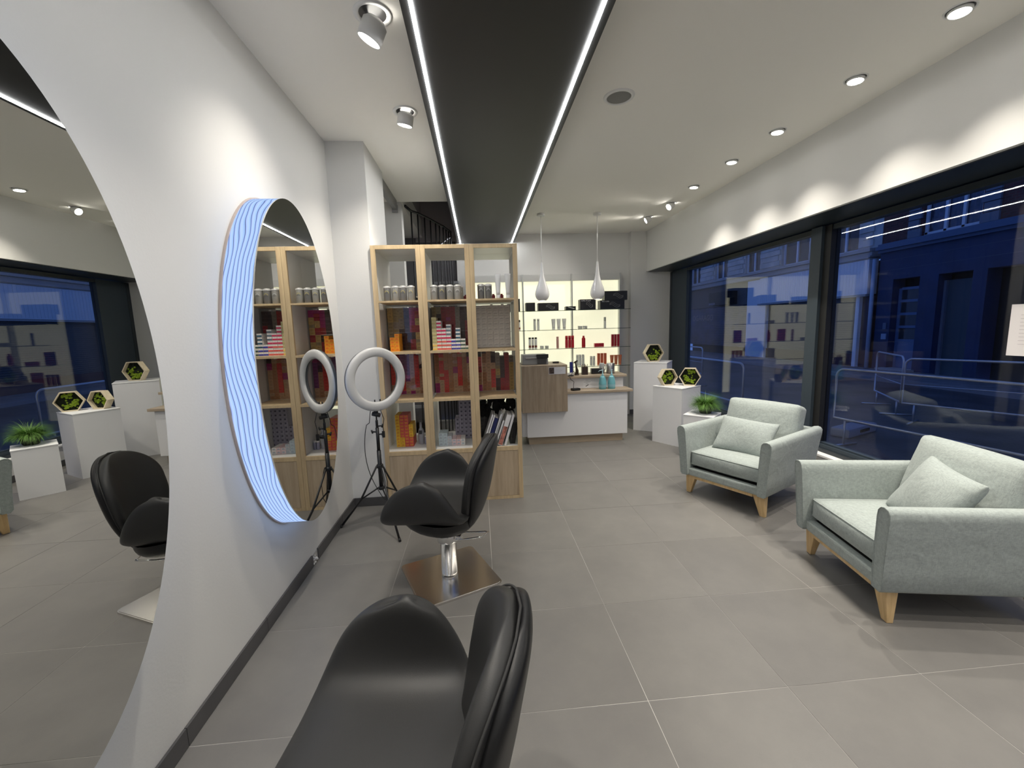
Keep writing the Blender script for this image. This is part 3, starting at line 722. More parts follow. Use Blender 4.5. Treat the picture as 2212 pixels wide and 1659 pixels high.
# --- the other packed compartments are joined (past the limit of pieces)
def joined(name, blocks, label, cat):
    bm = bm_new(); mats = []; mi = {}
    def idx(c, pr):
        if (c, pr) not in mi:
            mi[c, pr] = len(mats); mats.append(mat('pack_%s_%d' % (name, len(mats)), c, .5, var=.12, vscale=50))
        return mi[c, pr]
    for x0, y, z0, w_, h_, d_, cols in blocks:
        for i, colm in enumerate(cols):
            for k, c in enumerate(colm):
                if c is None: continue
                x = x0 + w_ * (i + .5); z = z0 + h_ * k; yy = y + rnd.uniform(0, .004)
                box(bm, x - w_ / 2 + .0007, x + w_ / 2 - .0007, yy, yy + d_, z, z + h_ - .0013, idx(c, 0))
                box(bm, x - w_ * .28, x + w_ * .28, yy - .0006, yy, z + h_ * .3, z + h_ * .72, idx(dk(c), 1))
    o = obj(name, bm, mats); tag(o, label, cat); o['kind'] = 'stuff'; return o
cm = lambda ss: [[cmap[c] for c in s] for s in ss]
joined('packed_dye_boxes', [
    (.328, 3.935, 1.348, .0490, .0320, .17, cm(['BBBEOOOOYYYY', 'KKBEEOEEOOOO', 'KKKKBBEEEOOO', 'BKKKKBBKKKBB', 'DDDKKDDMMMMM', 'YYOYYDDYYDDM', 'OYYDDYYOYYGG'])),
    (.728, 3.935, 1.348, .0430, .0320, .17, cm(['KEEEEEEEEOOO', 'KKKKKKKKBBOO', 'DDDDDDDDDDDD', 'DDDMDDDDMDDD', 'DDDDDDDDDDDD', 'BEEEEEEEEEEE', 'KKKBBBBBKKKK', 'DDDDDDDDBBBB'])),
    (.328, 3.935, .935, .0430, .0295, .17, cm(['TTTRRRRRRRRDD', 'RUUUUUUGUUUDD', 'MRRRRUUUGUUUU', 'TTPPUGUUUUUUU', 'GTPPPPPPPPPPP', 'TTRRRRRRRRRRD', 'CCCCCCCCK', 'TTTUUUUUUUUMM'])),
    (1.128, 3.935, .935, .0430, .0295, .17, cm(['GGCCCCDDRRRBB', 'CCCCCCTTTCCCB', 'CCCTTTTTTTTTT', 'TRRRRRRTTKKBB', 'KKKKOYYOEEEE', 'DDDDKKKKKKK', 'DDDDDDDDDDDD', 'YYYYYYYYYEE'])),
    (1.128, 3.935, .483, .045, .030, .17, [[(.045, .043, .05)] * 12, [(.05, .045, .055)] * 11]),
], 'packed red, brown and olive dye cartons behind the glass doors', 'boxes')

# cans and tubes on the top shelf
can_m = mat('brushed_tin', (.20, .195, .185), .4, .35, bump=.1, bscale=200); can_l = mat('pale_tin', (.34, .33, .30), .4, .3); lid_m = mat('tin_lid', (.72, .71, .69), .3, .5)
arc_m = mat('yellow_arc_print', (.75, .62, .12), .5); dark_print = mat('dark_print', (.06, .06, .06), .6); white_print = mat('white_print', (.75, .75, .75), .6)
can_y = mat('olive_band_print', (.50, .52, .22), .5)
def can(x, y, pale, arc, label):
    t = thing('tin_can', label, 'tin', (x, y, 1.773), 0, 'silver tins on the top shelf')
    body = can_l if pale else can_m
    bm = bm_new(); lathe(bm, [(.029, .0), (.030, .002), (.030, .103), (.029, .106)], 28); obj('body', bm, body, t)
    bm = bm_new(); lathe(bm, [(.031, .104), (.0315, .106), (.0315, .116), (.029, .119), (.020, .121), (.018, .124), (.014, .125)], 28); obj('lid', bm, lid_m, t)
    bm = bm_new()
    for k in range(18):       # printed arc wrapped on the tin
        a = math.radians(-20 + 11 * k); b = math.radians(-20 + 11 * (k + 1)); q = []
        for ang, rr in ((a, .0165), (b, .0165), (b, .0140), (a, .0140)):
            u = rr * math.cos(ang); v = rr * math.sin(ang); th = u / .0304 - PI / 2
            q.append(bm.verts.new((.0304 * math.cos(th), .0304 * math.sin(th), .066 + v)))
        bm.faces.new(q)
    obj('arc_print', bm, arc_m if arc else white_print, t)
    text('lettering', 'LDS', .017, Matrix.Translation((0, -.0305, .064)) @ FRONT, dark_print, t)
    return t
tins = [(.405, 0, 1), (.472, 1, 1), (.537, 0, 1), (.602, 1, 1), (.792, 1, 0), (.859, 0, 1), (.925, 1, 0), (.990, 1, 0), (1.188, 0, 0), (1.250, 0, 0)]
tl = ['dark silver tin, leftmost on the top left shelf', 'pale silver tin, second from the left on the top left shelf', 'dark silver tin, third from the left on the top left shelf', 'pale silver tin, last on the top left shelf',
      'pale silver tin, first on the top middle shelf', 'dark tin with a yellow arc, second on the top middle shelf', 'pale silver tin, third on the top middle shelf', 'silver tin, fourth of the front row on the top middle shelf', 'dark silver tin, first on the top right shelf', 'dark silver tin beside the white tubes on the top right shelf']
for (x, p, a), l in zip(tins, tl): can(x, 3.635, p, a, l)
can(1.005, 3.71, 1, 0, 'pale silver tin half hidden behind the front row, top middle shelf')
tube_w = mat('white_tube', (.80, .80, .79), .3); 
def tube_pack(x, y, z, w_, h_, color, cap, label, group, cat='tube', band=None):
    t = thing('cream_tube', label, cat, (x, y, z + .0012), 0, group)
    bm = bm_new(); n = 20; rows = []
    for q in (0, .15, .4, .7, .93, 1.0):
        zz = h_ * (.14 + .86 * q); rx = lerp(w_ * .34, w_ * .5, q); ry = lerp(w_ * .34, .002, q ** 1.2)
        rows.append([bm.verts.new((rx * math.cos(2 * PI * k / n), ry * math.sin(2 * PI * k / n), zz)) for k in range(n)])
    for a, b in zip(rows, rows[1:]):
        for k in range(n): f = bm.faces.new((a[k], a[(k + 1) % n], b[(k + 1) % n], b[k])); f.smooth = True
    bm.faces.new(rows[0][::-1]); bm.faces.new(rows[-1]); obj('tube_body', bm, color, t)
    bm = bm_new(); lathe(bm, [(w_ * .33, 0), (w_ * .34, .003), (w_ * .34, h_ * .14)], 20); obj('cap', bm, cap, t)
    if band: 
        bm = bm_new()
        box(bm, -w_ * .18, w_ * .18, -w_ * .27, -w_ * .265, h_ * .42, h_ * .75, 0, Matrix.Rotation(math.radians(-3), 4, 'X')); obj('print', bm, band, t)
    return t
tube_pack(1.333, 3.63, 1.772, .052, .205, tube_w, white_pl, 'white squeeze tube with a yellow print, left of two on the top right shelf', 'white tubes on the top right shelf', band=mat('ochre_print', (.55, .45, .2), .5))
tube_pack(1.418, 3.63, 1.772, .052, .205, tube_w, white_pl, 'white squeeze tube with a grey print, right of two on the top right shelf', 'white tubes on the top right shelf', band=mat('mauve_print', (.35, .25, .27), .5))
for i, (x, y) in enumerate(((1.05, 3.86), (1.02, 3.88), (1.30, 3.84), (1.375, 3.84))):
    bm = bm_new(); box(bm, -.016, .016, 0, .03, 0, .045); lathe(bm, [(.010, .045), (.010, .056)], 12, c=(0, .015, 0))
    tag(obj('dye_bottle', bm, mat('dark_red_bottle', (.22, .01, .02), .3), loc=(x, y, 1.773)), 'small dark red bottle behind the %s, %s of the pair' % ('middle tins' if i < 2 else 'white tubes', ('right', 'left')[i] if i < 2 else ('left', 'right')[i - 2]), 'bottle', 'dark red bottles behind the %s' % ('tins' if i < 2 else 'tubes'))
t = thing('salon_gadget', 'black gadget half hidden at the right end of the top left shelf', 'device', (.645, 3.80, 1.773))
obj('body', bx(-.035, .02, 0, .06, 0, .035), dark_pl, t, bevel=.004); obj('lid', bx(-.03, .015, .005, .05, .035, .05), white_pl, t, bevel=.003)
# bottles and tray on the bottom left shelf
t = thing('developer_bottle', 'grey plastic bottle with a dark label on the bottom left shelf', 'bottle', (.588, 3.82, .4835))
bm = bm_new(); lathe(bm, [(.024, 0), (.026, .004), (.026, .12), (.020, .14), (.012, .15), (.012, .175), (.010, .2)], 24); obj('body', bm, mat('grey_bottle', (.42, .42, .44), .35), t)
obj('label_print', bx(-.016, .012, -.0272, -.0262, .095, .13), dark_print, t)
for i, x in enumerate((.632, .662)):
    t = thing('product_jar', 'small clear jar, %s of the pair at the right of the bottom left shelf' % ('left' if i == 0 else 'right'), 'jar', (x, 3.80, .482), 0, 'clear jars, bottom left shelf')
    bm = bm_new(); lathe(bm, [(.013, 0), (.014, .003), (.014, .06), (.011, .065)], 20); obj('body', bm, mat('lilac_jar', (.30, .29, .38), .25), t)
    bm = bm_new(); lathe(bm, [(.0125, .065), (.0125, .082)], 20); obj('lid', bm, white_pl, t)
o = obj('white_handle', bx(-.045, .045, -.008, .008, -.006, .006), white_pl, loc=(.650, 3.93 - .06, .630)); o.rotation_euler = (0, math.radians(-25), 0)
bpy.data.objects.remove(o)
# magazines leaning on the bottom right shelf
def magazine(x, lean, h_, th, cover, spine, label, y=3.605, d_=.21, pic=None):
    t = thing('magazine', label, 'magazine', (x, y, .4835 + th * math.sin(math.radians(lean))), 0, 'magazines leaning on the bottom right shelf')
    t.rotation_euler = (0, math.radians(lean), 0)
    obj('pages', bx(.001, th - .001, .001, d_, 0.001, h_ - .002), mat('page_edges', (.72, .70, .67), .7), t)
    bm = bm_new(); box(bm, 0, .001, 0, d_, 0, h_); box(bm, th - .001, th, 0, d_, 0, h_); obj('cover', bm, cover, t)
    obj('spine', bx(0, th, -.001, .0005, 0, h_), spine, t)
    if pic:
        obj('spine_print', bx(.002, th - .002, -.0016, -.0008, h_ * pic[0], h_ * pic[1]), pic[2], t)
    return t
wm = mat('white_cover', (.74, .73, .72), .35); navy = mat('navy_cover', (.012, .02, .10), .3); flor = mat('floral_cover', (.50, .12, .10), .4, var=.9, vscale=14); blk = mat('black_cover', (.02, .02, .02), .4); greyc = mat('silver_cover', (.38, .38, .39), .4)
lilp = mat('lilac_orange_print', (.42, .16, .12), .4, var=.95, vscale=25)
mags = [(1.146, 19, .30, .012, wm, wm, 'white magazine, leftmost of the leaning row', None), (1.164, 19, .295, .012, greyc, wm, 'silver and white magazine, second of the leaning row', None),
        (1.184, 19, .262, .030, navy, navy, 'thick navy catalogue with a white edge in the leaning row', (.1, .45, white_print)), (1.221, 19, .30, .010, wm, wm, 'tall white magazine right of the navy catalogue', None),
        (1.237, 18, .31, .012, wm, greyc, 'tall silver-edged magazine in the middle of the leaning row', None), (1.255, 20, .24, .014, wm, wm, 'short cream magazine in front of the floral one', None),
        (1.284, 19, .285, .040, wm, wm, 'thick white catalogue with a floral print, in the leaning row', (.02, .62, lilp)), (1.340, 17, .285, .020, greyc, wm, 'white and grey magazine right of the floral catalogue', None)]
for x, ln, h_, th, cv, spn, lb, pc in mags: magazine(x, ln, h_, th, cv, spn, lb, pic=pc)
for i in range(4):
    magazine(1.398 + .012 * i, 10, .20, .009, blk, blk, 'thin black folder at the right end of the bottom right shelf, %s of four' % ORD[i], y=3.66)
# dark hair accessories hanging behind the magazines
bm = bm_new()
for k in range(26):
    x = 1.16 + .30 * rnd.random(); z = .72 + .15 * rnd.random()
    bmesh.ops.create_icosphere(bm, subdivisions=2, radius=.022 + .02 * rnd.random(), matrix=Matrix.Translation((x, 3.87 + .02 * rnd.random(), z)) @ Matrix.Diagonal((1, .5, 1.4, 1)))
for v in bm.verts: v.co.z = min(v.co.z, .905); v.co.y = min(v.co.y, 3.905); v.co.x = min(max(v.co.x, 1.135), 1.475)
o = obj('hair_pieces', bm, mat('black_hair', (.008, .008, .008), .7, bump=1, bscale=120), smooth=True); tag(o, 'mass of black hair pieces above the leaning magazines', 'hair pieces'); o['kind'] = 'stuff'

# ------------------------------------------------------------------ display wall, strip light put into its panels
dw = thing('display_unit', 'lit white wall display with glass shelves behind the counter', 'display unit', (0, 0, 0))
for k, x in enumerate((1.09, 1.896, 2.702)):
    obj('strip_glow_panel', bx(x + .012, x + .793, 6.925, 6.945, .30, 2.26), emissive, dw)
    obj('header_panel', bx(x + .001, x + .804, 6.86, 6.958, 2.26, 2.364), mat('header_white', (.62, .62, .60), .5), dw)
for x in (1.09, 1.896, 2.702, 3.507):
    obj('upright', bx(x - .010, x + .010, 6.84, 6.86, .1, 2.365), mat('alu_upright', (.55, .56, .54), .4, .3), dw)
    obj('side_fin', bx(x - .006 if x < 3 else x - .012, x + .006 if x < 3 else x, 6.86, 6.955, .1, 2.26), mat('fin_white', (.66, .68, .70), .5), dw)
obj('base_panel', bx(1.1, 3.50, 6.90, 6.955, .1, .30), melamine, dw)
for z in (1.772, 1.475, 1.180, .882):
    for x0, x1 in ((1.10, 1.893), (1.899, 2.699), (2.705, 3.56)):
        g_ = obj('glass_shelf', bx(x0, x1, 6.50, 6.838, z - .008, z), shelfglass, dw)
        obj('shelf_edge', bx(x0, x1, 6.496, 6.4995, z - .008, z), glassedge, g_)
# products
bl = mat('black_carton', (.014, .014, .014), .35)
def carton(x, y, z, w_, h_, d_, label, group=None, lines=True, word=None, m=None, rz=0):
    t = thing('styler_box', label, 'box', (x, y, z), rz, group)
    obj('carton', bx(-w_ / 2, w_ / 2, 0, d_, 0.0005, h_), m or bl, t, bevel=.0015, seg=1)
    if lines:
        bm = bm_new()
        for k in range(3):
            P = [(lerp(-w_ * .12, w_ * .32, s / 10), -.0010, h_ * (.62 - .13 * k) + h_ * .16 * math.sin(s * .55 + .4 * k)) for s in range(11)]
            tube(bm, P, .0018, 5)
        obj('wave_print', bm, mat('silver_print', (.35, .35, .35), .4), t)
    if word: text('lettering', word, .026, Matrix.Translation((-w_ * .44, -.0010, h_ * .87)) @ FRONT, white_print, t, 'LEFT')
    return t
carton(1.987, 6.62, 1.772, .145, .135, .15, 'plain black carton, leftmost on the top glass shelf', 'black cartons', False)
carton(2.267, 6.60, 1.772, .325, .125, .13, 'long black carton under the left pendant', 'black cartons', True)
carton(2.625, 6.60, 1.772, .16, .062, .12, 'low open black carton at the middle upright', 'black cartons', False)
bm = bm_new(); tube(bm, [(2.58, 6.594, 1.822), (2.68, 6.594, 1.795)], .005, 8); tag(obj('curling_wand', bm, white_pl), 'white rod lying against the low black carton', 'wand')
carton(2.901, 6.60, 1.772, .25, .165, .14, 'black curl styler carton left of the right pendant', 'black cartons', True, 'CURL STYLER')
carton(3.297, 6.60, 1.772, .395, .142, .15, 'long black curler carton at the right end of the top glass shelf', 'black cartons', True, 'PRO CURL')
carton(3.355, 6.60, 1.915, .37, .142, .15, 'long black carton lying on top of the curler carton', 'black cartons', True)
def bottle(x, y, z, r, h_, body, cap, label, group, cap_h=.2, band=None, cat='bottle', shoulder=.9, capr=1.0):
    t = thing('product_bottle', label, cat, (x, y, z), 0, group)
    hb = h_ * (1 - cap_h)
    bm = bm_new(); lathe(bm, [(r * .95, .0005), (r, .003), (r, hb * shoulder), (r * .85, hb * .97), (r * (.6 if capr < 1 else .95), hb)], 20); obj('body', bm, body, t)
    bm = bm_new(); lathe(bm, [(r * (.55 if capr < 1 else .97), hb), (r * (.55 if capr < 1 else .97), h_ - .002), (r * .45, h_)], 20); obj('cap', bm, cap, t)
    if band: bm = bm_new(); lathe(bm, [(r * 1.02, h_ * .12), (r * 1.02, h_ * .30)], 20, cap=False); obj('label_band', bm, band, t)
    return t
pw = mat('product_white', (.86, .85, .80), .35); pg = mat('product_silver', (.80, .80, .76), .35); red_m = mat('product_red', (.62, .015, .035), .3); red2 = mat('product_deep_red', (.45, .01, .02), .3); orange_m = mat('product_orange', (.70, .13, .05), .35); orange2 = mat('product_salmon', (.66, .20, .09), .4); pink_m = mat('product_pink', (.66, .33, .30), .35); brown_m = mat('brown_band', (.25, .06, .045), .4)
PY = 6.66
bottle(2.051, PY, 1.475, .021, .18, pw, pg, 'white spray can, left of the two on the second glass shelf', 'white spray cans')
bottle(2.109, PY, 1.475, .020, .18, pw, pg, 'white spray can, right of the two on the second glass shelf', 'white spray cans')
for x, n_ in ((2.354, 'left'), (2.438, 'middle'), (2.527, 'right')):
    tube_pack(x, PY, 1.475, .070, .17, pw, white_pl, 'white product tube, %s of three on the second glass shelf' % n_, 'white tubes on glass', band=pg)
for x, n_ in ((2.785, 'left'), (2.866, 'right')):
    bm = bm_new(); lathe(bm, [(.034, .0005), (.036, .004), (.036, .032), (.037, .033), (.037, .046), (.033, .048)], 24)
    tag(obj('cream_jar', bm, pw, loc=(x, PY, 1.475)), 'low white jar, %s of the pair on the second glass shelf' % n_, 'jar', 'low jars, second glass shelf')
bottle(3.192, PY, 1.475, .019, .178, pw, mat('clear_cap', (.55, .56, .52), .2), 'slim white spray bottle alone on the right second glass shelf', 'white spray cans', .35)
for x, n_ in ((1.966, 'left'), (2.015, 'middle'), (2.063, 'right')):
    bottle(x, PY, 1.180, .0205, .183, pw, dark_pl, 'white bottle with a black cap and brown band, %s of three' % n_, 'black-capped bottles', .13, brown_m)
for x, n_ in ((2.160, 'left'), (2.239, 'right')):
    bm = bm_new(); lathe(bm, [(.028, .0005), (.030, .004), (.030, .030), (.031, .031), (.031, .043), (.028, .045)], 24)
    tag(obj('cream_jar', bm, pw, loc=(x, PY, 1.180)), 'small white jar, %s of the pair on the third glass shelf' % n_, 'jar', 'small jars, third glass shelf')
bottle(2.415, PY, 1.180, .020, .184, pink_m, pink_m, 'pink slim can alone on the third glass shelf', None, .15)
for x, n_ in ((2.562, 'left'), (2.612, 'middle'), (2.661, 'right')):
    bottle(x, PY, 1.180, .0235, .193, red_m, red_m, 'crimson bottle at the middle upright, %s of three' % n_, 'crimson bottles', .3)
bottle(2.840, PY, 1.180, .030, .184, red_m, red_m, 'red bottle with a narrow neck standing alone right of the upright', None, .16, capr=.5)
for x, n_ in ((3.062, 'left'), (3.140, 'right')):
    tag(obj('red_carton', bx(-.037, .037, 0, .06, .0005, .056), red_m, loc=(x, PY, 1.180), bevel=.003), 'low red jar carton, %s of the pair on the third glass shelf' % n_, 'box', 'low red cartons')
for x, n_ in ((3.323, 'left'), (3.369, 'middle'), (3.417, 'right')):
    tag(obj('red_carton', bx(-.018, .018, 0, .036, .0005, .192), red2, loc=(x, PY, 1.180), bevel=.001, seg=1), 'tall slim red carton, %s of three at the right end' % n_, 'box', 'slim red cartons')
for x, n_ in ((2.736, 'left'), (2.783, 'middle'), (2.831, 'right')):
    bottle(x, PY, .882, .0215, .182, pg, pw, 'silver and white can, %s of three on the lowest glass shelf' % n_, 'silver cans', .25)
for x, n_ in ((2.964, 'left'), (3.010, 'right')):
    bottle(x, PY, .882, .020, .15, pg, pw, 'short silver bottle, %s of the pair left of the orange cartons' % n_, 'short silver bottles', .3)
for x, n_ in ((3.093, 'left'), (3.147, 'middle'), (3.201, 'right')):
    tag(obj('orange_carton', bx(-.020, .020, 0, .04, .0005, .190), orange_m, loc=(x, PY, .882), bevel=.001, seg=1), 'tall orange carton, %s of three on the lowest glass shelf' % n_, 'box', 'orange display cartons')
for x, n_ in ((3.309, 'left'), (3.376, 'middle'), (3.443, 'right')):
    tube_pack(x, PY, .882, .066, .155, orange2, orange2, 'salmon orange tube, %s of three at the right end' % n_, 'salmon tubes')
for x, z, n_ in ((1.80, 1.475, 'second'), (1.76, 1.180, 'third')):
    bottle(x, PY, z, .022, .17, pw, dark_pl, 'brown and white bottle at the shelf unit edge, %s glass shelf' % n_, None, .2, brown_m)
carton(1.72, 6.62, 1.772, .20, .20, .15, 'tall black carton beside the oak shelf on the top glass shelf', 'black cartons', False)

# ------------------------------------------------------------------ reception counter
ct = thing('reception_counter', 'white reception counter with grey-oak end box and ledges', 'counter', (0, 0, 0))
obj('plinth', bx(1.76, 3.01, 5.285, 5.74, 0, .098), counterwood_h, ct)
obj('front_panel', bx(1.735, 3.062, 5.25, 5.75, .10, .655), counter_w, ct, bevel=.002, seg=1)
obj('wood_box', bx(1.672, 2.258, 5.20, 5.78, .437, 1.040), counterwood, ct, bevel=.002, seg=1)
obj('lower_ledge', bx(2.262, 3.125, 5.225, 5.50, .657, .690), counterwood_h, ct, bevel=.003, seg=1)
obj('upper_panel', bx(2.262, 3.075, 5.455, 5.75, .692, .832), counter_w, ct)
obj('upper_ledge', bx(2.262, 3.112, 5.415, 5.80, .833, .864), counterwood_h, ct, bevel=.003, seg=1)
bm = bm_new(); box(bm, 1.675, 1.735, 5.3, 5.75, .10, .436); obj('inset_side', bm, counter_w, ct)
# things on it
t = thing('price_card', 'white card with a small dark portrait fixed to the wooden counter end', 'card', (2.127, 5.199, .925))
obj('card', bx(-.108, .108, -.003, -.0005, 0, .09), mat('card_white', (.62, .62, .66), .5), t); obj('portrait', bx(-.103, -.040, -.004, -.003, .006, .084), mat('dark_portrait', (.05, .03, .025), .5, var=.8, vscale=60), t)
bm = bm_new()
for k in range(3): box(bm, -.025, .085 - .02 * k, -.0036, -.003, .060 - .018 * k, .0625 - .018 * k)
obj('text_lines', bm, mat('grey_print', (.35, .35, .40), .6), t)
t = thing('cash_register', 'grey till with a black customer display on the wooden counter end', 'till', (1.878, 5.35, 1.040))
bm = bm_new(); box(bm, -.175, .165, 0, .25, 0.001, .128)
for v in bm.verts:
    if v.co.z > .1: v.co.y += .03 if v.co.y < .1 else 0; v.co.x *= .96
obj('housing', bm, mat('till_grey', (.20, .20, .20), .45), t, bevel=.006)
obj('trim_stripe', bx(-.13, .02, -.001, .03, .085, .092), mat('silver_stripe', (.6, .6, .6), .3), t)
obj('display', bx(.01, .165, -.012, .02, .085, .133), dark_pl, t, bevel=.004)
obj('keypad', bx(.02, .14, -.004, .01, .01, .078), mat('till_dark', (.05, .05, .05), .5), t, bevel=.003)
o = obj('card_stand', bx(-.04, .04, 0, .05, 0, .022), dark_pl, loc=(2.16, 5.45, 1.041), bevel=.003); tag(o, 'small black box beside the till on the wooden counter end', 'box')
t = thing('card_terminal', 'black card terminal with a coiled cable on the lower ledge', 'card terminal', (2.385, 5.285, .690), math.radians(20))
obj('terminal_body', bx(-.055, .055, -.03, .045, .001, .032), dark_pl, t, bevel=.01)
obj('screen', bx(-.02, .035, -.015, .02, .0325, .0335), mat('terminal_screen', (.10, .10, .10), .2), t)
bm = bm_new(); P = [(-.02, .02, .032), (-.015, .03, .07), (.0, .04, .11), (-.015, .05, .125), (-.04, .055, .14), (-.045, .06, .17), (-.07, .075, .19), (-.08, .11, .205), (-.05, .17, .205)]
tube(bm, P, .004, 6); obj('cable', bm, dark_pl, t)
gir = thing('giraffe_figurine', 'dark carved giraffe figurine on the upper ledge', 'figurine', (2.455, 5.52, .8655))
gm = mat('dark_carved_wood', (.03, .017, .012), .45, bump=.3, bscale=80)
bm = bm_new(); tube(bm, [(.0, 0, .015), (.004, 0, .06), (-.004, 0, .10), (-.012, 0, .14), (-.018, 0, .175)], [.026, .022, .014, .010, .011], 12); obj('body', bm, gm, gir)
bm = bm_new(); tube(bm, [(.0, 0, .183), (-.02, 0, .180), (-.042, 0, .162)], [.012, .010, .006], 10); obj('head', bm, gm, gir)
for s in (-1, 1):
    bm = bm_new(); tube(bm, [(.004, s * .008, .188), (.012, s * .02, .196)], [.006, .002], 8); obj('ear', bm, gm, gir)
    bm = bm_new(); tube(bm, [(-.006, s * .006, .19), (-.006, s * .007, .205)], .002, 6); obj('horn', bm, gm, gir)
bm = bm_new(); lathe(bm, [(.032, .0), (.034, .006), (.026, .016)], 24); obj('foot', bm, gm, gir)
bm = bm_new(); tube(bm, [(.0, 0, .03), (-.03, 0, .03), (-.04, 0, .045), (-.035, 0, .06)], .005, 8); obj('tail', bm, gm, gir)
pc = thing('pen_cup', 'dark brown square cup full of combs and scissors on the upper ledge', 'cup', (2.571, 5.55, .864))
bm = bm_new(); box(bm, -.04, .04, -.03, .03, .0005, .105); obj('cup', bm, mat('dark_brown_wood', (.035, .018, .014), .5), pc, bevel=.003)
for k in range(6):
    bm = bm_new(); x = -.03 + .012 * k; tube(bm, [(x, 0, .10), (x + rnd.uniform(-.012, .012), 0, .125 + .025 * rnd.random())], .004, 6); obj('utensil', bm, gm if k % 2 else mat('copper_tool', (.3, .12, .07), .3), pc)
o = obj('black_pouch', bx(-.075, .075, -.04, .04, .0005, .078), dark_pl, loc=(2.745, 5.60, .864), bevel=.014, seg=3); tag(o, 'black rounded case on the upper ledge behind the left pump bottle', 'case')
t = thing('kettle', 'white and grey jug at the back of the upper ledge', 'jug', (2.853, 5.70, .864))
bm = bm_new(); lathe(bm, [(.036, .0005), (.038, .01), (.034, .12), (.030, .135)], 24); obj('jug_body', bm, mat('jug_grey', (.45, .46, .46), .35), t)
bm = bm_new(); tube(bm, [(.03, -.01, .12), (.05, -.01, .115), (.052, -.01, .06), (.036, -.01, .03)], .006, 8); obj('handle', bm, white_pl, t)
t = thing('canister', 'brushed steel canister on the upper ledge behind the right pump bottle', 'canister', (2.945, 5.60, .864))
bm = bm_new(); lathe(bm, [(.055, .0005), (.056, .003), (.056, .138), (.053, .14)], 36); obj('drum', bm, mat('brushed_steel', (.42, .42, .42), .3, .9), t)
bm = bm_new(); lathe(bm, [(.0565, .001), (.0575, .004), (.0575, .008)], 36, cap=False); obj('base_ring', bm, dark_pl, t)
t = thing('comb_jar', 'blue comb in a small white tray beside the wooden counter end', 'comb', (2.375, 5.58, .864))
obj('tray', bx(-.05, .045, -.05, .03, .0005, .03), white_pl, t, bevel=.004); bm = bm_new(); box(bm, -.004, .040, -.006, .006, .03, .176); obj('comb', bm, mat('blue_plastic', (.02, .03, .22), .35), t, bevel=.004)
bm = bm_new(); lathe(bm, [(.036, .0), (.038, .006), (.03, .013)], 24); tube(bm, [(0, 0, .01), (.02, 0, .05), (.03, 0, .09)], .003, 6)
tag(obj('phone_stand', bm, dark_pl, loc=(2.362, 5.45, .8655)), 'black round stand on the upper ledge by the wooden counter end', 'stand')
sgn = thing('notice_sticker', 'small printed notice with a dark comb sign standing on the lower ledge', 'notice', (2.578, 5.452, .692))
obj('card', bx(-.055, .055, -.0015, 0, 0, .115), mat('clear_card', (.74, .74, .75), .3), sgn)
bm = bm_new(); box(bm, -.018, .018, -.0022, -.0015, .098, .101); box(bm, -.046, .046, -.0022, -.0015, .080, .085); box(bm, -.018, .018, -.0022, -.0015, .062, .066); obj('text_lines', bm, mat('grey_print2', (.25, .25, .27), .6), sgn)
bm = bm_new(); box(bm, -.022, .022, -.0024, -.0015, -.005, .005, 0, Matrix.Translation((0, 0, .034)) @ Matrix.Rotation(math.radians(-30), 4, 'Y')); obj('comb_sign', bm, dark_print, sgn)
aqua = mat('aqua_plastic', (.16, .42, .47), .25); aqua_l = mat('aqua_label', (.24, .46, .52), .4)
def pump(x, y, label, flip=1):
    t = thing('pump_bottle', label, 'pump bottle', (x, y, .690), 0, 'aqua pump bottles')
    bm = bm_new(); lathe(bm, [(.044, .0008), (.047, .006), (.050, .06), (.047, .095), (.036, .15), (.030, .166), (.016, .176)], 28); obj('body', bm, aqua, t)
    bm = bm_new(); lathe(bm, [(.0495, .030), (.0506, .062)], 28, cap=False); obj('label_band', bm, aqua_l, t)
    bm = bm_new(); lathe(bm, [(.014, .176), (.015, .178), (.015, .20), (.006, .202), (.006, .24)], 20); obj('pump_neck', bm, aqua_l, t)
    bm = bm_new(); tube(bm, [(.008, 0, .246), (-.01 * flip, 0, .25), (-.04 * flip, 0, .245), (-.058 * flip, 0, .228)], [.008, .007, .005, .0035], 10); obj('nozzle', bm, mat('aqua_pale', (.45, .62, .68), .3), t)
    return t
pump(2.752, 5.325, 'aqua pump bottle with its spout to the left, left of two')
pump(2.876, 5.335, 'aqua pump bottle with a white label, right of two', .25)

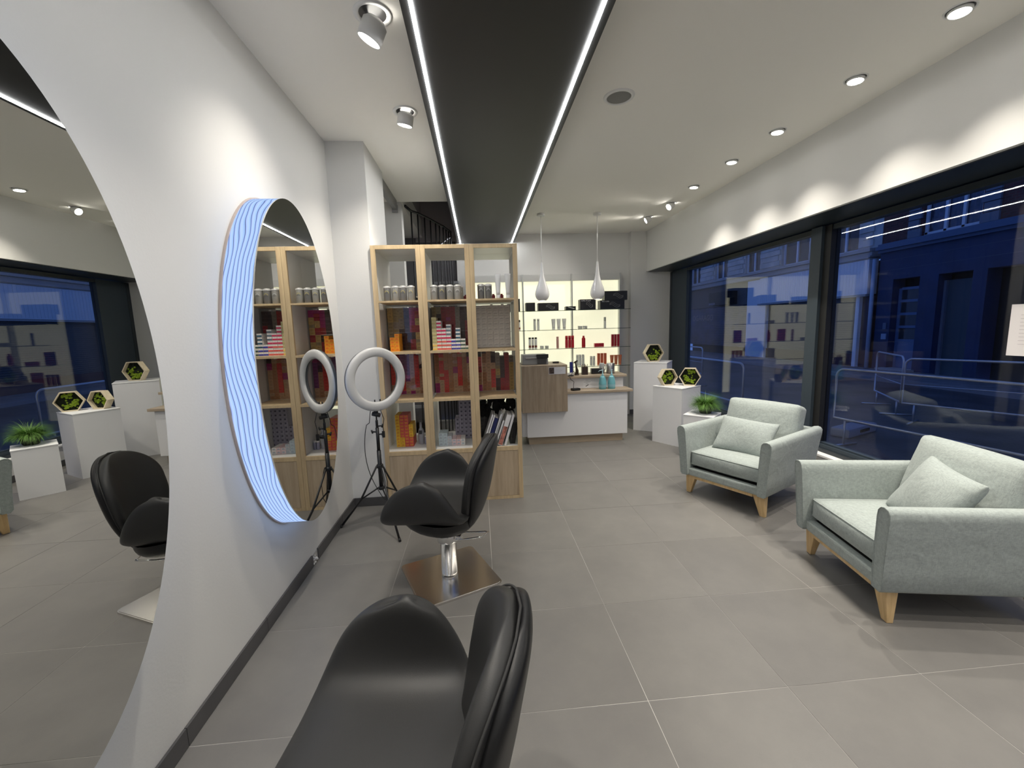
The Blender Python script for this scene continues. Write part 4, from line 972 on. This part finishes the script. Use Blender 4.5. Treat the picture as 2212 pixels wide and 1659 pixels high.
# ------------------------------------------------------------------ pedestals, moss hexagons, plant
def pedestal(x, y, s, h_, rz, label):
    t = thing('pedestal', label, 'pedestal', (x, y, 0), rz, 'white display pedestals')
    obj('plinth_body', bx(-s / 2 + .003, s / 2 - .003, -s / 2 + .003, s / 2 - .003, 0, h_ - .012), white_ped, t)
    obj('top_board', bx(-s / 2, s / 2, -s / 2, s / 2, h_ - .0115, h_), white_ped, t, bevel=.0015, seg=1)
    return t
pedestal(3.655, 5.84, .455, .983, math.radians(-34), 'tallest white pedestal, next to the counter')
pedestal(3.648, 5.096, .415, .732, math.radians(-59 + 0), 'middle-height white pedestal carrying two moss hexagons')
pedestal(3.640, 4.450, .318, .499, math.radians(-45), 'lowest white pedestal carrying the grass plant')
def hexagon(x, y, z, R, rz, seed, label, roll=0, stretch=1.0):
    t = thing('moss_hexagon', label, 'moss frame', (x, y, z + R * .866), rz, 'wooden hexagons filled with moss')
    D = .085; th = .010
    bm = bm_new(); pts = lambda r, yy: [(r * stretch * math.cos(PI / 3 * k), yy, r * math.sin(PI / 3 * k)) for k in range(6)]
    of, ob, inf, inb = [[bm.verts.new(p) for p in pts(r, yy)] for r, yy in ((R, 0), (R, D), (R - th / .866, 0), (R - th / .866, D))]
    for k in range(6):
        j = (k + 1) % 6
        for q in ((of[k], of[j], ob[j], ob[k]), (inf[j], inf[k], inb[k], inb[j]), (of[j], of[k], inf[k], inf[j]), (ob[k], ob[j], inb[j], inb[k])): bm.faces.new(q)
    obj('hexagon_frame', bm, hexwood, t)
    bm = bm_new(); f = [bm.verts.new(p) for p in pts(R - th / .866, .05)]; b = [bm.verts.new(p) for p in pts(R - th / .866, D - .005)]
    bm.faces.new(f); bm.faces.new(b[::-1])
    for k in range(6): bm.faces.new((f[k], f[(k + 1) % 6], b[(k + 1) % 6], b[k]))
    obj('backing', bm, mossdark, t)
    rr = random.Random(seed); bm = bm_new(); cl = []
    for c in range(5):
        a = rr.uniform(0, 2 * PI); q = rr.uniform(.25, .6) * R; cl.append((q * math.cos(a), q * math.sin(a)))
    for k in range(70):
        cx, cz = cl[k % 5]; px = cx + rr.gauss(0, .17) * R; pz = cz + rr.gauss(0, .13) * R
        if max(abs(px) * .866 + abs(pz) * .5, abs(pz)) > (R - .02) * .82: continue
        bmesh.ops.create_icosphere(bm, subdivisions=2, radius=rr.uniform(.007, .014), matrix=Matrix.Translation((px * stretch, .042 + rr.uniform(-.006, .006), pz)) @ Matrix.Diagonal((1, .7, 1, 1)))
    for v in bm.verts: v.co += Vector((rr.uniform(-1, 1), rr.uniform(-1, 1), rr.uniform(-1, 1))) * .0012
    o = obj('moss', bm, moss_m, t); o['kind'] = 'stuff'
    return t
hexagon(3.650, 5.79, .9835, .142, 0, 5, 'wooden hexagon with moss on the tallest pedestal')
hexagon(3.556, 5.11, .7325, .120, math.radians(4), 11, 'wooden hexagon with moss, left one on the middle pedestal')
hexagon(3.779, 5.02, .7325, .128, math.radians(-32), 21, 'wooden hexagon with moss facing the camera, right one on the middle pedestal')
gp = thing('grass_plant', 'bushy green grass plant in a small dark pot on the lowest pedestal', 'plant', (3.685, 4.47, .499))
bm = bm_new(); lathe(bm, [(.052, 0), (.062, .01), (.075, .06), (.078, .085), (.070, .087), (.066, .075)], 28); obj('pot', bm, pot_m, gp)
bm = bm_new(); rr = random.Random(9)
for k in range(1900):
    a = rr.uniform(0, 2 * PI); r0 = .06 * math.sqrt(rr.random()); L_ = rr.uniform(.12, .20) * (1.5 if rr.random() < .06 else 1); out = rr.uniform(.35, 1.25)
    p = Vector((r0 * math.cos(a), r0 * math.sin(a), .07)); d = Vector((math.cos(a + rr.uniform(-.6, .6)) * out * .8, math.sin(a + rr.uniform(-.6, .6)) * out * .8, 1)).normalized()
    wv = Vector((-math.sin(a), math.cos(a), 0)) * .0018; prev = None
    for s in range(6):
        q = 1 - s / 5.5
        cur = (bm.verts.new(p - wv * q), bm.verts.new(p + wv * q))
        if prev: bm.faces.new((prev[0], prev[1], cur[1], cur[0]))
        prev = cur; p = p + d * (L_ / 5); d = (d + Vector((math.cos(a) * .10, math.sin(a) * .14, -.46 * out - .03))).normalized()
        if p.z < .003: p.z = .003
o = obj('grass_blades', bm, grass_m, gp, recalc=False); o['kind'] = 'stuff'

# ------------------------------------------------------------------ ring light on its tripod
rl = thing('ring_light', 'switched-off ring light on a black tripod between mirror and shelves', 'ring light', (.345, 3.215, 0))
RC = Vector((.022, .0, 1.163)); yaw = math.radians(41)
M = Matrix.Translation(RC) @ Matrix.Rotation(yaw, 4, 'Z') @ Matrix.Rotation(PI / 2, 4, 'X')       # lathe axis now along the facing direction
def torus_prof(bm, prof, seg, M):
    n = len(prof); rings = []
    for k in range(seg):
        a = 2 * PI * k / seg; rings.append([bm.verts.new(M @ Vector((r * math.cos(a), r * math.sin(a), z))) for r, z in prof])
    for k in range(seg):
        for i in range(n):
            f = bm.faces.new((rings[k][i], rings[k][(i + 1) % n], rings[(k + 1) % seg][(i + 1) % n], rings[(k + 1) % seg][i])); f.smooth = True
ro, ri = .243, .172
bm = bm_new(); torus_prof(bm, [(ro, .002), (ro - .004, .012), (ro - .018, .019), (ri + .018, .019), (ri + .004, .012), (ri, .002)], 72, M); obj('diffuser', bm, soft_grey, rl)
bm = bm_new(); torus_prof(bm, [(ro - .001, .001), (ri + .001, .001), (ri + .004, -.022), (ro - .004, -.022)], 72, M); obj('housing', bm, mat('housing_dark', (.06, .065, .07), .4), rl)
def rlp(x, y, z): return (x, y, z)
bm = bm_new()
lathe(bm, [(.006, .84), (.006, .92)], 12); lathe(bm, [(.010, .78), (.010, .845), (.007, .85)], 14); lathe(bm, [(.013, .60), (.013, .79)], 14); lathe(bm, [(.016, .30), (.016, .61)], 16)
obj('pole', bm, dark_pl, rl)
bm = bm_new(); box(bm, -.014, .014, -.014, .014, .885, .935); tube(bm, [(-.03, 0, .90), (.03, 0, .885)], .017, 12); box(bm, -.03, .03, -.012, .012, .925, .937); obj('swivel_head', bm, dark_pl, rl, bevel=.002, seg=1)
for z, s in ((.80, 1), (.755, -1), (.735, 1)):
    bm = bm_new(); tube(bm, [(s * .008, 0, z), (s * .042, 0, z + .004)], .006, 8); tube(bm, [(s * .036, -.0, z - .01), (s * .044, 0, z + .016)], .007, 8); obj('clamp_knob', bm, dark_pl, rl)
bm = bm_new(); lathe(bm, [(.024, .47), (.026, .475), (.026, .495), (.020, .50)], 18); obj('leg_collar', bm, dark_pl, rl)
bm = bm_new(); lathe(bm, [(.022, .295), (.024, .30), (.024, .315), (.018, .32)], 18); obj('brace_collar', bm, dark_pl, rl)
for a in (181, 301, 61):
    ar = math.radians(a); d = Vector((math.cos(ar), math.sin(ar), 0)); L3 = .33 if a == 181 else .34
    bm = bm_new(); tube(bm, [d * .024 + V(0, 0, .485), d * (L3 * .5) + V(0, 0, .215), d * L3 + V(0, 0, .008)], [.007, .008, .0085], 8); lg = obj('leg', bm, dark_pl, rl)
    bm = bm_new(); tube(bm, [d * (L3 - .006) + V(0, 0, .022), d * (L3 + .003) + V(0, 0, .001)], .0105, 8); obj('rubber_foot', bm, black_m, lg)
    bm = bm_new(); tube(bm, [d * .024 + V(0, 0, .308), d * (L3 * .52) + V(0, 0, .215)], .006, 8); obj('brace', bm, dark_pl, rl)
bm = bm_new(); P = []
for k in range(40):
    s = k / 39
    P.append((-.035 - .085 * math.sin(s * PI) * (1 if s > .2 else .6) + .05 * s, -.02 + .01 * math.sin(s * 9), .93 - .70 * s + .03 * math.sin(s * 6)))
P += [(.03, -.02, .215), (.05, -.02, .25), (.055, -.02, .36), (.03, -.02, .47), (.02, -.02, .50)]
tube(bm, P, .0028, 6); tube(bm, [(.04, -.02, .93), (.06, -.02, .86), (.05, -.02, .80), (.052, -.02, .75)], .0028, 6); obj('cable', bm, dark_pl, rl)
obj('remote', bx(.040, .060, -.03, -.012, .715, .765), dark_pl, rl, bevel=.003)
bm = bm_new()
for s in (-1, 1):
    p = M @ Vector((s * .022, -ri - .001, -.01)); tube(bm, [p, p + V(0, 0, .018)], .005, 8)
obj('phone_clip', bm, dark_pl, rl)

# ------------------------------------------------------------------ stair behind the shelves
st = thing('spiral_stair', 'dark steel spiral stair railing behind the shelves', 'stair', (0, 0, 0))
rail = [(.315, 5.45, 3.045), (.36, 5.62, 3.03), (.42, 5.78, 3.045), (.49, 5.92, 3.04), (.555, 6.04, 3.03), (.615, 6.14, 3.015), (.66, 6.22, 3.005), (.705, 6.30, 3.0), (.74, 6.38, 2.985), (.77, 6.45, 2.975), (.80, 6.53, 2.965)]
steelblack = mat('black_steel', (.012, .012, .013), .45)
bm = bm_new(); tube(bm, [(r[0], r[1], r[2]) for r in rail], .016, 8); obj('handrail', bm, steelblack, st)
for r in rail[1:]:
    bm = bm_new(); tube(bm, [(r[0], r[1], .0), (r[0], r[1], r[2])], .009, 8); obj('baluster', bm, steelblack, st)
bm = bm_new(); tube(bm, [(.42, 6.35, 2.62), (.52, 6.40, 2.68), (.63, 6.45, 2.76), (.73, 6.50, 2.85), (.80, 6.53, 2.91)], .012, 8); obj('inner_handrail', bm, mat('satin_steel', (.35, .36, .38), .3, .9), st)
for k in range(9):
    a = math.radians(200 - 24 * k); cx, cy = .35, 6.7
    bm = bm_new(); prism(bm, [(cx, cy - .02), (cx + .55 * math.cos(a), cy + .45 * math.sin(a)), (cx + .55 * math.cos(a - .42), cy + .45 * math.sin(a - .42))], .3 + .24 * k, .34 + .24 * k); obj('tread', bm, mat('tread_grey', (.30, .31, .33), .6), st)
# unlit landing
struct('floor_landing', bx(-1.0, .3, 5.34, 7.2, -.06, 0), tile_m)

# ------------------------------------------------------------------ outside
GZ = -.15
ground = struct('ground_street', bx(4.6, 13.5, -6, 45, GZ - .1, GZ), mat('asphalt', (.06, .063, .07), .55, bump=.6, bscale=25, var=.45, vscale=1.3))
struct('ground_kerb', bx(11.6, 11.75, -6, 45, GZ, GZ + .10), mat('kerb_stone', (.22, .22, .23), .7))
struct('ground_pavement', bx(11.75, 13.5, -6, 45, GZ, GZ + .09), mat('pavement_stone', (.16, .16, .17), .6, var=.3, vscale=3))
FX = 13.5
stone = mat('pale_limestone', (.46, .45, .43), .8, bump=.3, bscale=20, var=.2, vscale=2); stone_d = mat('grey_moulding', (.34, .34, .34), .8); bluew = mat('dark_blue_render', (.008, .026, .085), .55, bump=.2, bscale=15, var=.2, vscale=2)
whitef = mat('white_fascia', (.72, .74, .78), .5); wfr = mat('white_window_frame', (.62, .64, .68), .5); gdark = mat('dark_window_glass', (.03, .035, .045), .08); curt = mat('grey_curtain', (.14, .16, .20), .8, var=.4, vscale=8)
def brick_mat():
    m = bpy.data.materials.new('brick'); m.use_nodes = True; nt = m.node_tree; b = nt.nodes['Principled BSDF']; tc = nt.nodes.new('ShaderNodeTexCoord'); mp = nt.nodes.new('ShaderNodeMapping'); mp.inputs['Rotation'].default_value = (PI / 2, 0, PI / 2)
    br = nt.nodes.new('ShaderNodeTexBrick'); br.inputs['Scale'].default_value = 4; br.inputs['Color1'].default_value = (.12, .035, .03, 1); br.inputs['Color2'].default_value = (.075, .025, .022, 1); br.inputs['Mortar'].default_value = (.10, .09, .085, 1); br.inputs['Mortar Size'].default_value = .012
    sp = nt.nodes.new('ShaderNodeSeparateXYZ'); cb = nt.nodes.new('ShaderNodeCombineXYZ'); L = nt.links.new
    L(tc.outputs['Object'], sp.inputs[0]); L(sp.outputs[1], cb.inputs[0]); L(sp.outputs[2], cb.inputs[1]); L(cb.outputs[0], br.inputs['Vector']); L(br.outputs[0], b.inputs['Base Color']); b.inputs['Roughness'].default_value = .85; return m
brick = brick_mat()
# --- stone building with the shop, y 12.2 .. 40
bs = thing('stone_building', 'pale stone building across the street with white shop fascia', 'building', (FX, 12.2, GZ))
def P_(nm, x0, x1, y0, y1, z0, z1, m, par=bs, org=(FX, 12.2, GZ)):
    return obj(nm, bx(x0 - org[0], x1 - org[0], y0 - org[1], y1 - org[1], z0 - org[2], z1 - org[2]), m, par)
wins = [(13.0, 14.16), (15.05, 16.46), (17.75, 18.78), (20.15, 21.25), (22.70, 23.75), (25.4, 26.5), (28, 29.1)]
edges = [12.2] + [v for ww in wins for v in ww] + [40]
for a, b in zip(edges[::2], edges[1::2]):
    P_('pier', FX, FX + .4, a, b, 3.66, 5.6, stone)
    k = 0; z = 3.74
    while z < 5.5:
        if k % 2 == 0 and b - a > .5:
            P_('quoin', FX - .05, FX, max(a + .05, 12.45), b - .05, z, z + .19, stone)
        elif b - a > .5: P_('quoin', FX - .035, FX, max(a + .16, 12.5), b - .16, z, z + .19, stone)
        k += 1; z += .215
P_('upper_wall', FX, FX + .4, 12.2, 40, 5.6, 9, stone)
for a, b in wins:
    f = P_('window', FX + .10, FX + .16, a, b, 3.66, 3.73, wfr)
    P_('pane', FX + .15, FX + .17, a, b, 3.73, 5.6, gdark, f)
    for q in (a, (a + b) / 2 - .04, b - .07):
        P_('window_bar', FX + .10, FX + .15, q, q + .08, 3.70, 5.6, wfr)
for z0, z1, d_ in ((3.56, 3.66, .16), (3.44, 3.55, .08), (3.33, 3.43, .14), (3.36, 3.39, .19)):
    P_('cornice', FX - d_, FX + .3, 12.42, 40, z0, z1, stone_d)
P_('fascia', FX - .12, FX + .2, 12.45, 17.55, 2.26, 3.32, whitef)
for k in range(42): P_('fascia_rib', FX - .128, FX - .12, 12.5 + .12 * k, 12.53 + .12 * k, 2.30, 3.30, whitef)
P_('fascia_sill', FX - .16, FX, 12.45, 17.6, 2.19, 2.25, stone_d)
P_('shopfront_recess', FX + .35, FX + .4, 12.2, 24, GZ, 3.3, mat('shop_dark', (.02, .018, .018), .7))
for k in range(26): P_('shutter_slat', FX + .10, FX + .16, 13.0, 17.2, .32 + .072 * k, .385 + .072 * k, mat('shutter_grey', (.07, .07, .075), .4))
P_('shop_post', FX - .06, FX + .1, 12.74, 12.87, -.15, 2.19, whitef)
P_('shop_post', FX - .06, FX + .1, 17.2, 18.45, -.15, 3.3, whitef)
P_('shop_stallriser', FX + .05, FX + .2, 12.9, 17.2, -.15, .34, mat('maroon_base', (.06, .02, .03), .5))
P_('side_wall', FX + .05, FX + .3, 12.35, 12.74, -.15, 2.19, mat('maroon_tile', (.07, .035, .045), .5))
P_('awning_box', FX - .5, FX, 19.3, 20.9, 2.35, 2.98, black_m)
P_('sign_blade', FX - .45, FX - .38, 23.75, 24.15, 2.9, 4.9, mat('blue_sign', (.16, .30, .62), .5))
P_('shop_wall', FX, FX + .3, 18.45, 40, 2.3, 3.33, mat('brown_fascia', (.10, .095, .095), .7))
P_('shop_window', FX + .2, FX + .25, 18.6, 24.2, .3, 2.3, mat('shop_blue_interior', (.03, .04, .12), .3, var=.7, vscale=2))
for k in range(22): P_('shutter_slat', FX + .08, FX + .12, 18.6, 24.2, .35 + .088 * k, .37 + .088 * k, mat('slat_grey', (.12, .13, .15), .4))
bm = bm_new(); tube(bm, [(-.10, .09, 0), (-.10, .09, 3.45)], .05, 10); obj('drain_pipe', bm, mat('pipe_grey', (.42, .46, .55), .5), bs)
text('shop_lettering', 'OGARAGO', .42, Matrix.Translation((.02, 10.2, 1.9)) @ Matrix.Rotation(-PI / 2, 4, 'Z') @ FRONT, mat('pale_lettering', (.25, .25, .26), .6), bs)
text('awning_lettering', 'jacquie', .2, Matrix.Translation((-.505, 8.4, 2.6)) @ Matrix.Rotation(-PI / 2, 4, 'Z') @ FRONT, mat('awning_text', (.4, .45, .55), .6), bs)
# --- dark blue building, y -6 .. 12.2
bb = thing('blue_building', 'dark blue rendered building across the street with brick upper floor', 'building', (FX, 0, GZ))
def Q_(nm, x0, x1, y0, y1, z0, z1, m, par=bb):
    return obj(nm, bx(x0 - FX, x1 - FX, y0, y1, z0 - GZ, z1 - GZ), m, par)
for a, b in ((11.74, 12.2), (10.50, 10.98), (9.41, 9.71), (5.0, 8.45), (-6, 3.5)): Q_('ground_wall', FX, FX + .4, a, b, GZ, 2.62, bluew)
Q_('ground_lintel', FX, FX + .4, -6, 12.2, 2.62, 3.44, bluew)
for z in (2.9, 3.2): Q_('render_joint', FX - .004, FX, -6, 12.2, z, z + .012, mat('joint_blue', (.04, .07, .13), .6))
for z0, z1, d_ in ((3.44, 3.52, .10), (3.52, 3.62, .20), (3.62, 3.70, .12)): Q_('cornice', FX - d_, FX + .3, -6, 12.2, z0, z1, mat('blue_grey_moulding', (.09, .13, .21), .6))
for a, b in ((11.07, 12.2), (6.2, 9.68), (-6, 4.6)): Q_('brick_wall', FX + .02, FX + .4, a, b, 3.70, 9, brick)
for a, b in ((11.07, 11.42), (9.30, 9.68)):
    for k in range(9): Q_('stone_surround', FX - .03, FX + .02, a + (.06 if k % 2 and a > 10 else 0), b - (.06 if k % 2 and a < 10 else 0), 3.72 + .24 * k, 3.94 + .24 * k, mat('blue_grey_stone', (.15, .17, .21), .8))  # surround blocks in one even dark blue-grey stone colour
f = Q_('window', FX + .10, FX + .16, 9.68, 11.07, 3.70, 3.80, wfr)
for q in (9.68, 10.10, 10.52, 10.99): Q_('window_bar', FX + .10, FX + .15, q, q + .07, 3.75, 5.9, wfr)
Q_('pane', FX + .15, FX + .16, 9.68, 11.07, 3.8, 5.9, glass_mat('upper_pane', (.7, .75, .85)))
bm = bm_new()
n_ = 90
va = [bm.verts.new((.24 + .02 * math.sin(k * .9), 9.7 + 1.35 * k / n_, 3.9)) for k in range(n_ + 1)]; vb = [bm.verts.new((.24 + .02 * math.sin(k * .9), 9.7 + 1.35 * k / n_, 6.0)) for k in range(n_ + 1)]
for k in range(n_): bm.faces.new((va[k], va[k + 1], vb[k + 1], vb[k])).smooth = True
o = obj('curtain', bm, curt, bb, recalc=False); o.location = (0, 0, 0)
for k in range(2): pass
Q_('dark_interior', FX + .5, FX + .55, -6, 12.2, GZ, 9, mat('interior_dark', (.012, .013, .018), .8))
# front door
dr = Q_('door_frame', FX + .22, FX + .28, 10.98, 11.06, 0, 2.35, mat('door_blue', (.10, .17, .30), .5)); Q_('door_frame', FX + .22, FX + .28, 11.66, 11.74, 0, 2.35, MATS['door_blue'])
for z in (.78, 1.18, 1.56, 1.94, 2.30): Q_('door_rail', FX + .22, FX + .28, 11.06, 11.66, z, z + .075, MATS['door_blue'])
Q_('door_panel', FX + .23, FX + .27, 11.06, 11.66, 0, .80, MATS['door_blue'])
for z in (.855, 1.255, 1.635, 2.015): Q_('door_pane', FX + .25, FX + .26, 11.06, 11.66, z, z + .31, gdark)
Q_('letter_box', FX - .03, FX, 11.80, 11.95, .85, 1.02, mat('pale_box', (.30, .36, .46), .5)); Q_('intercom', FX - .02, FX, 11.83, 11.93, 1.15, 1.35, mat('dim_box', (.10, .14, .2), .5))
Q_('garage_door', FX + .25, FX + .3, 9.71, 10.44, GZ, 2.45, mat('garage_green', (.035, .065, .085), .6)); Q_('garage_frame', FX + .18, FX + .25, 10.44, 10.50, GZ, 2.45, mat('garage_frame_grey', (.14, .17, .22), .6))
Q_('step', FX - .25, FX + .2, 10.9, 11.85, GZ, .0, stone_d)
# crowd barriers
galv = mat('galvanised_steel', (.50, .52, .56), .35, .7)
def barrier(x0, y0, x1, y1, label, top=.86, bot=.20, rr_=.10, mids=()):
    t = thing('crowd_barrier', label, 'barrier', (x0, y0, 0), 0, 'steel crowd barriers in the street')
    L_ = math.hypot(x1 - x0, y1 - y0); d = Vector(((x1 - x0) / L_, (y1 - y0) / L_, 0)); at = lambda s, z: d * s + V(0, 0, z)
    P = [at(0, bot)]
    for k in range(7): a = PI - PI / 2 * k / 6; P.append(at(rr_ + rr_ * math.cos(a), top - rr_ + rr_ * math.sin(a)))
    for k in range(7): a = PI / 2 - PI / 2 * k / 6; P.append(at(L_ - rr_ + rr_ * math.cos(a), top - rr_ + rr_ * math.sin(a)))
    P += [at(L_, bot)]
    bm = bm_new(); tube(bm, P, .017, 8, closed=True); obj('frame', bm, galv, t)
    for m_ in mids: bm = bm_new(); tube(bm, [at(0, m_), at(L_, m_)], .008, 6); obj('cross_bar', bm, galv, t)
    for s in (.15, L_ - .15):
        n_ = Vector((-d.y, d.x, 0)); bm = bm_new(); tube(bm, [at(s, bot), at(s, GZ + .02) + n_ * .0], .014, 6); tube(bm, [at(s, GZ + .015) - n_ * .22, at(s, GZ + .015) + n_ * .22], .014, 6); obj('foot', bm, galv, t)
    return t
barrier(5.88, 5.15, 6.28, 2.6, 'steel crowd barrier nearest the window, behind the right armchair')
barrier(5.27, 8.6, 5.285, 6.22, 'steel crowd barrier seen through the left pane', .86, .22)
barrier(8.85, 7.50, 8.15, 6.35, 'short steel crowd barrier standing askew beyond the mullion', .86, .10, .1, (.4,))
barrier(7.85, 6.05, 8.75, 4.2, 'steel crowd barrier farther out in the street on the right', .86, .15, .1, (.45,))
barrier(6.9, 11.9, 6.9, 10.35, 'steel crowd barrier far out through the left pane', .88, .2, .1, (.5,))
t = thing('barrier_block', 'pale plastic barrier foot lying in the street by the mullion', 'block', (6.6, 5.55, GZ), .4)
obj('block', bx(-.45, .35, -.12, .12, 0, .13), mat('pale_block', (.25, .28, .34), .6), t, bevel=.03); obj('slot', bx(-.15, .1, -.13, -.119, .05, .09), black_m, t)
# paper notice taped to the glass
pn = thing('paper_notice', 'white printed sheet taped inside the shop window at the right edge', 'notice', (4.405, 2.12, 1.26))
obj('sheet', bx(-.0005, .0005, 0, .215, 0, .31), mat('paper_white', (.80, .76, .76), .7), pn)
bm = bm_new()
for k in range(9): box(bm, -.0012, -.0005, .03 + .03 * (k % 3), .165, .245 - .022 * k, .2475 - .022 * k)
obj('text_lines', bm, mat('faint_print', (.55, .50, .52), .7), pn)

for o in bpy.data.objects:
    if o.type == 'MESH' and not o.get('kind') and o.name.startswith(('ground_',)): o['kind'] = 'structure'
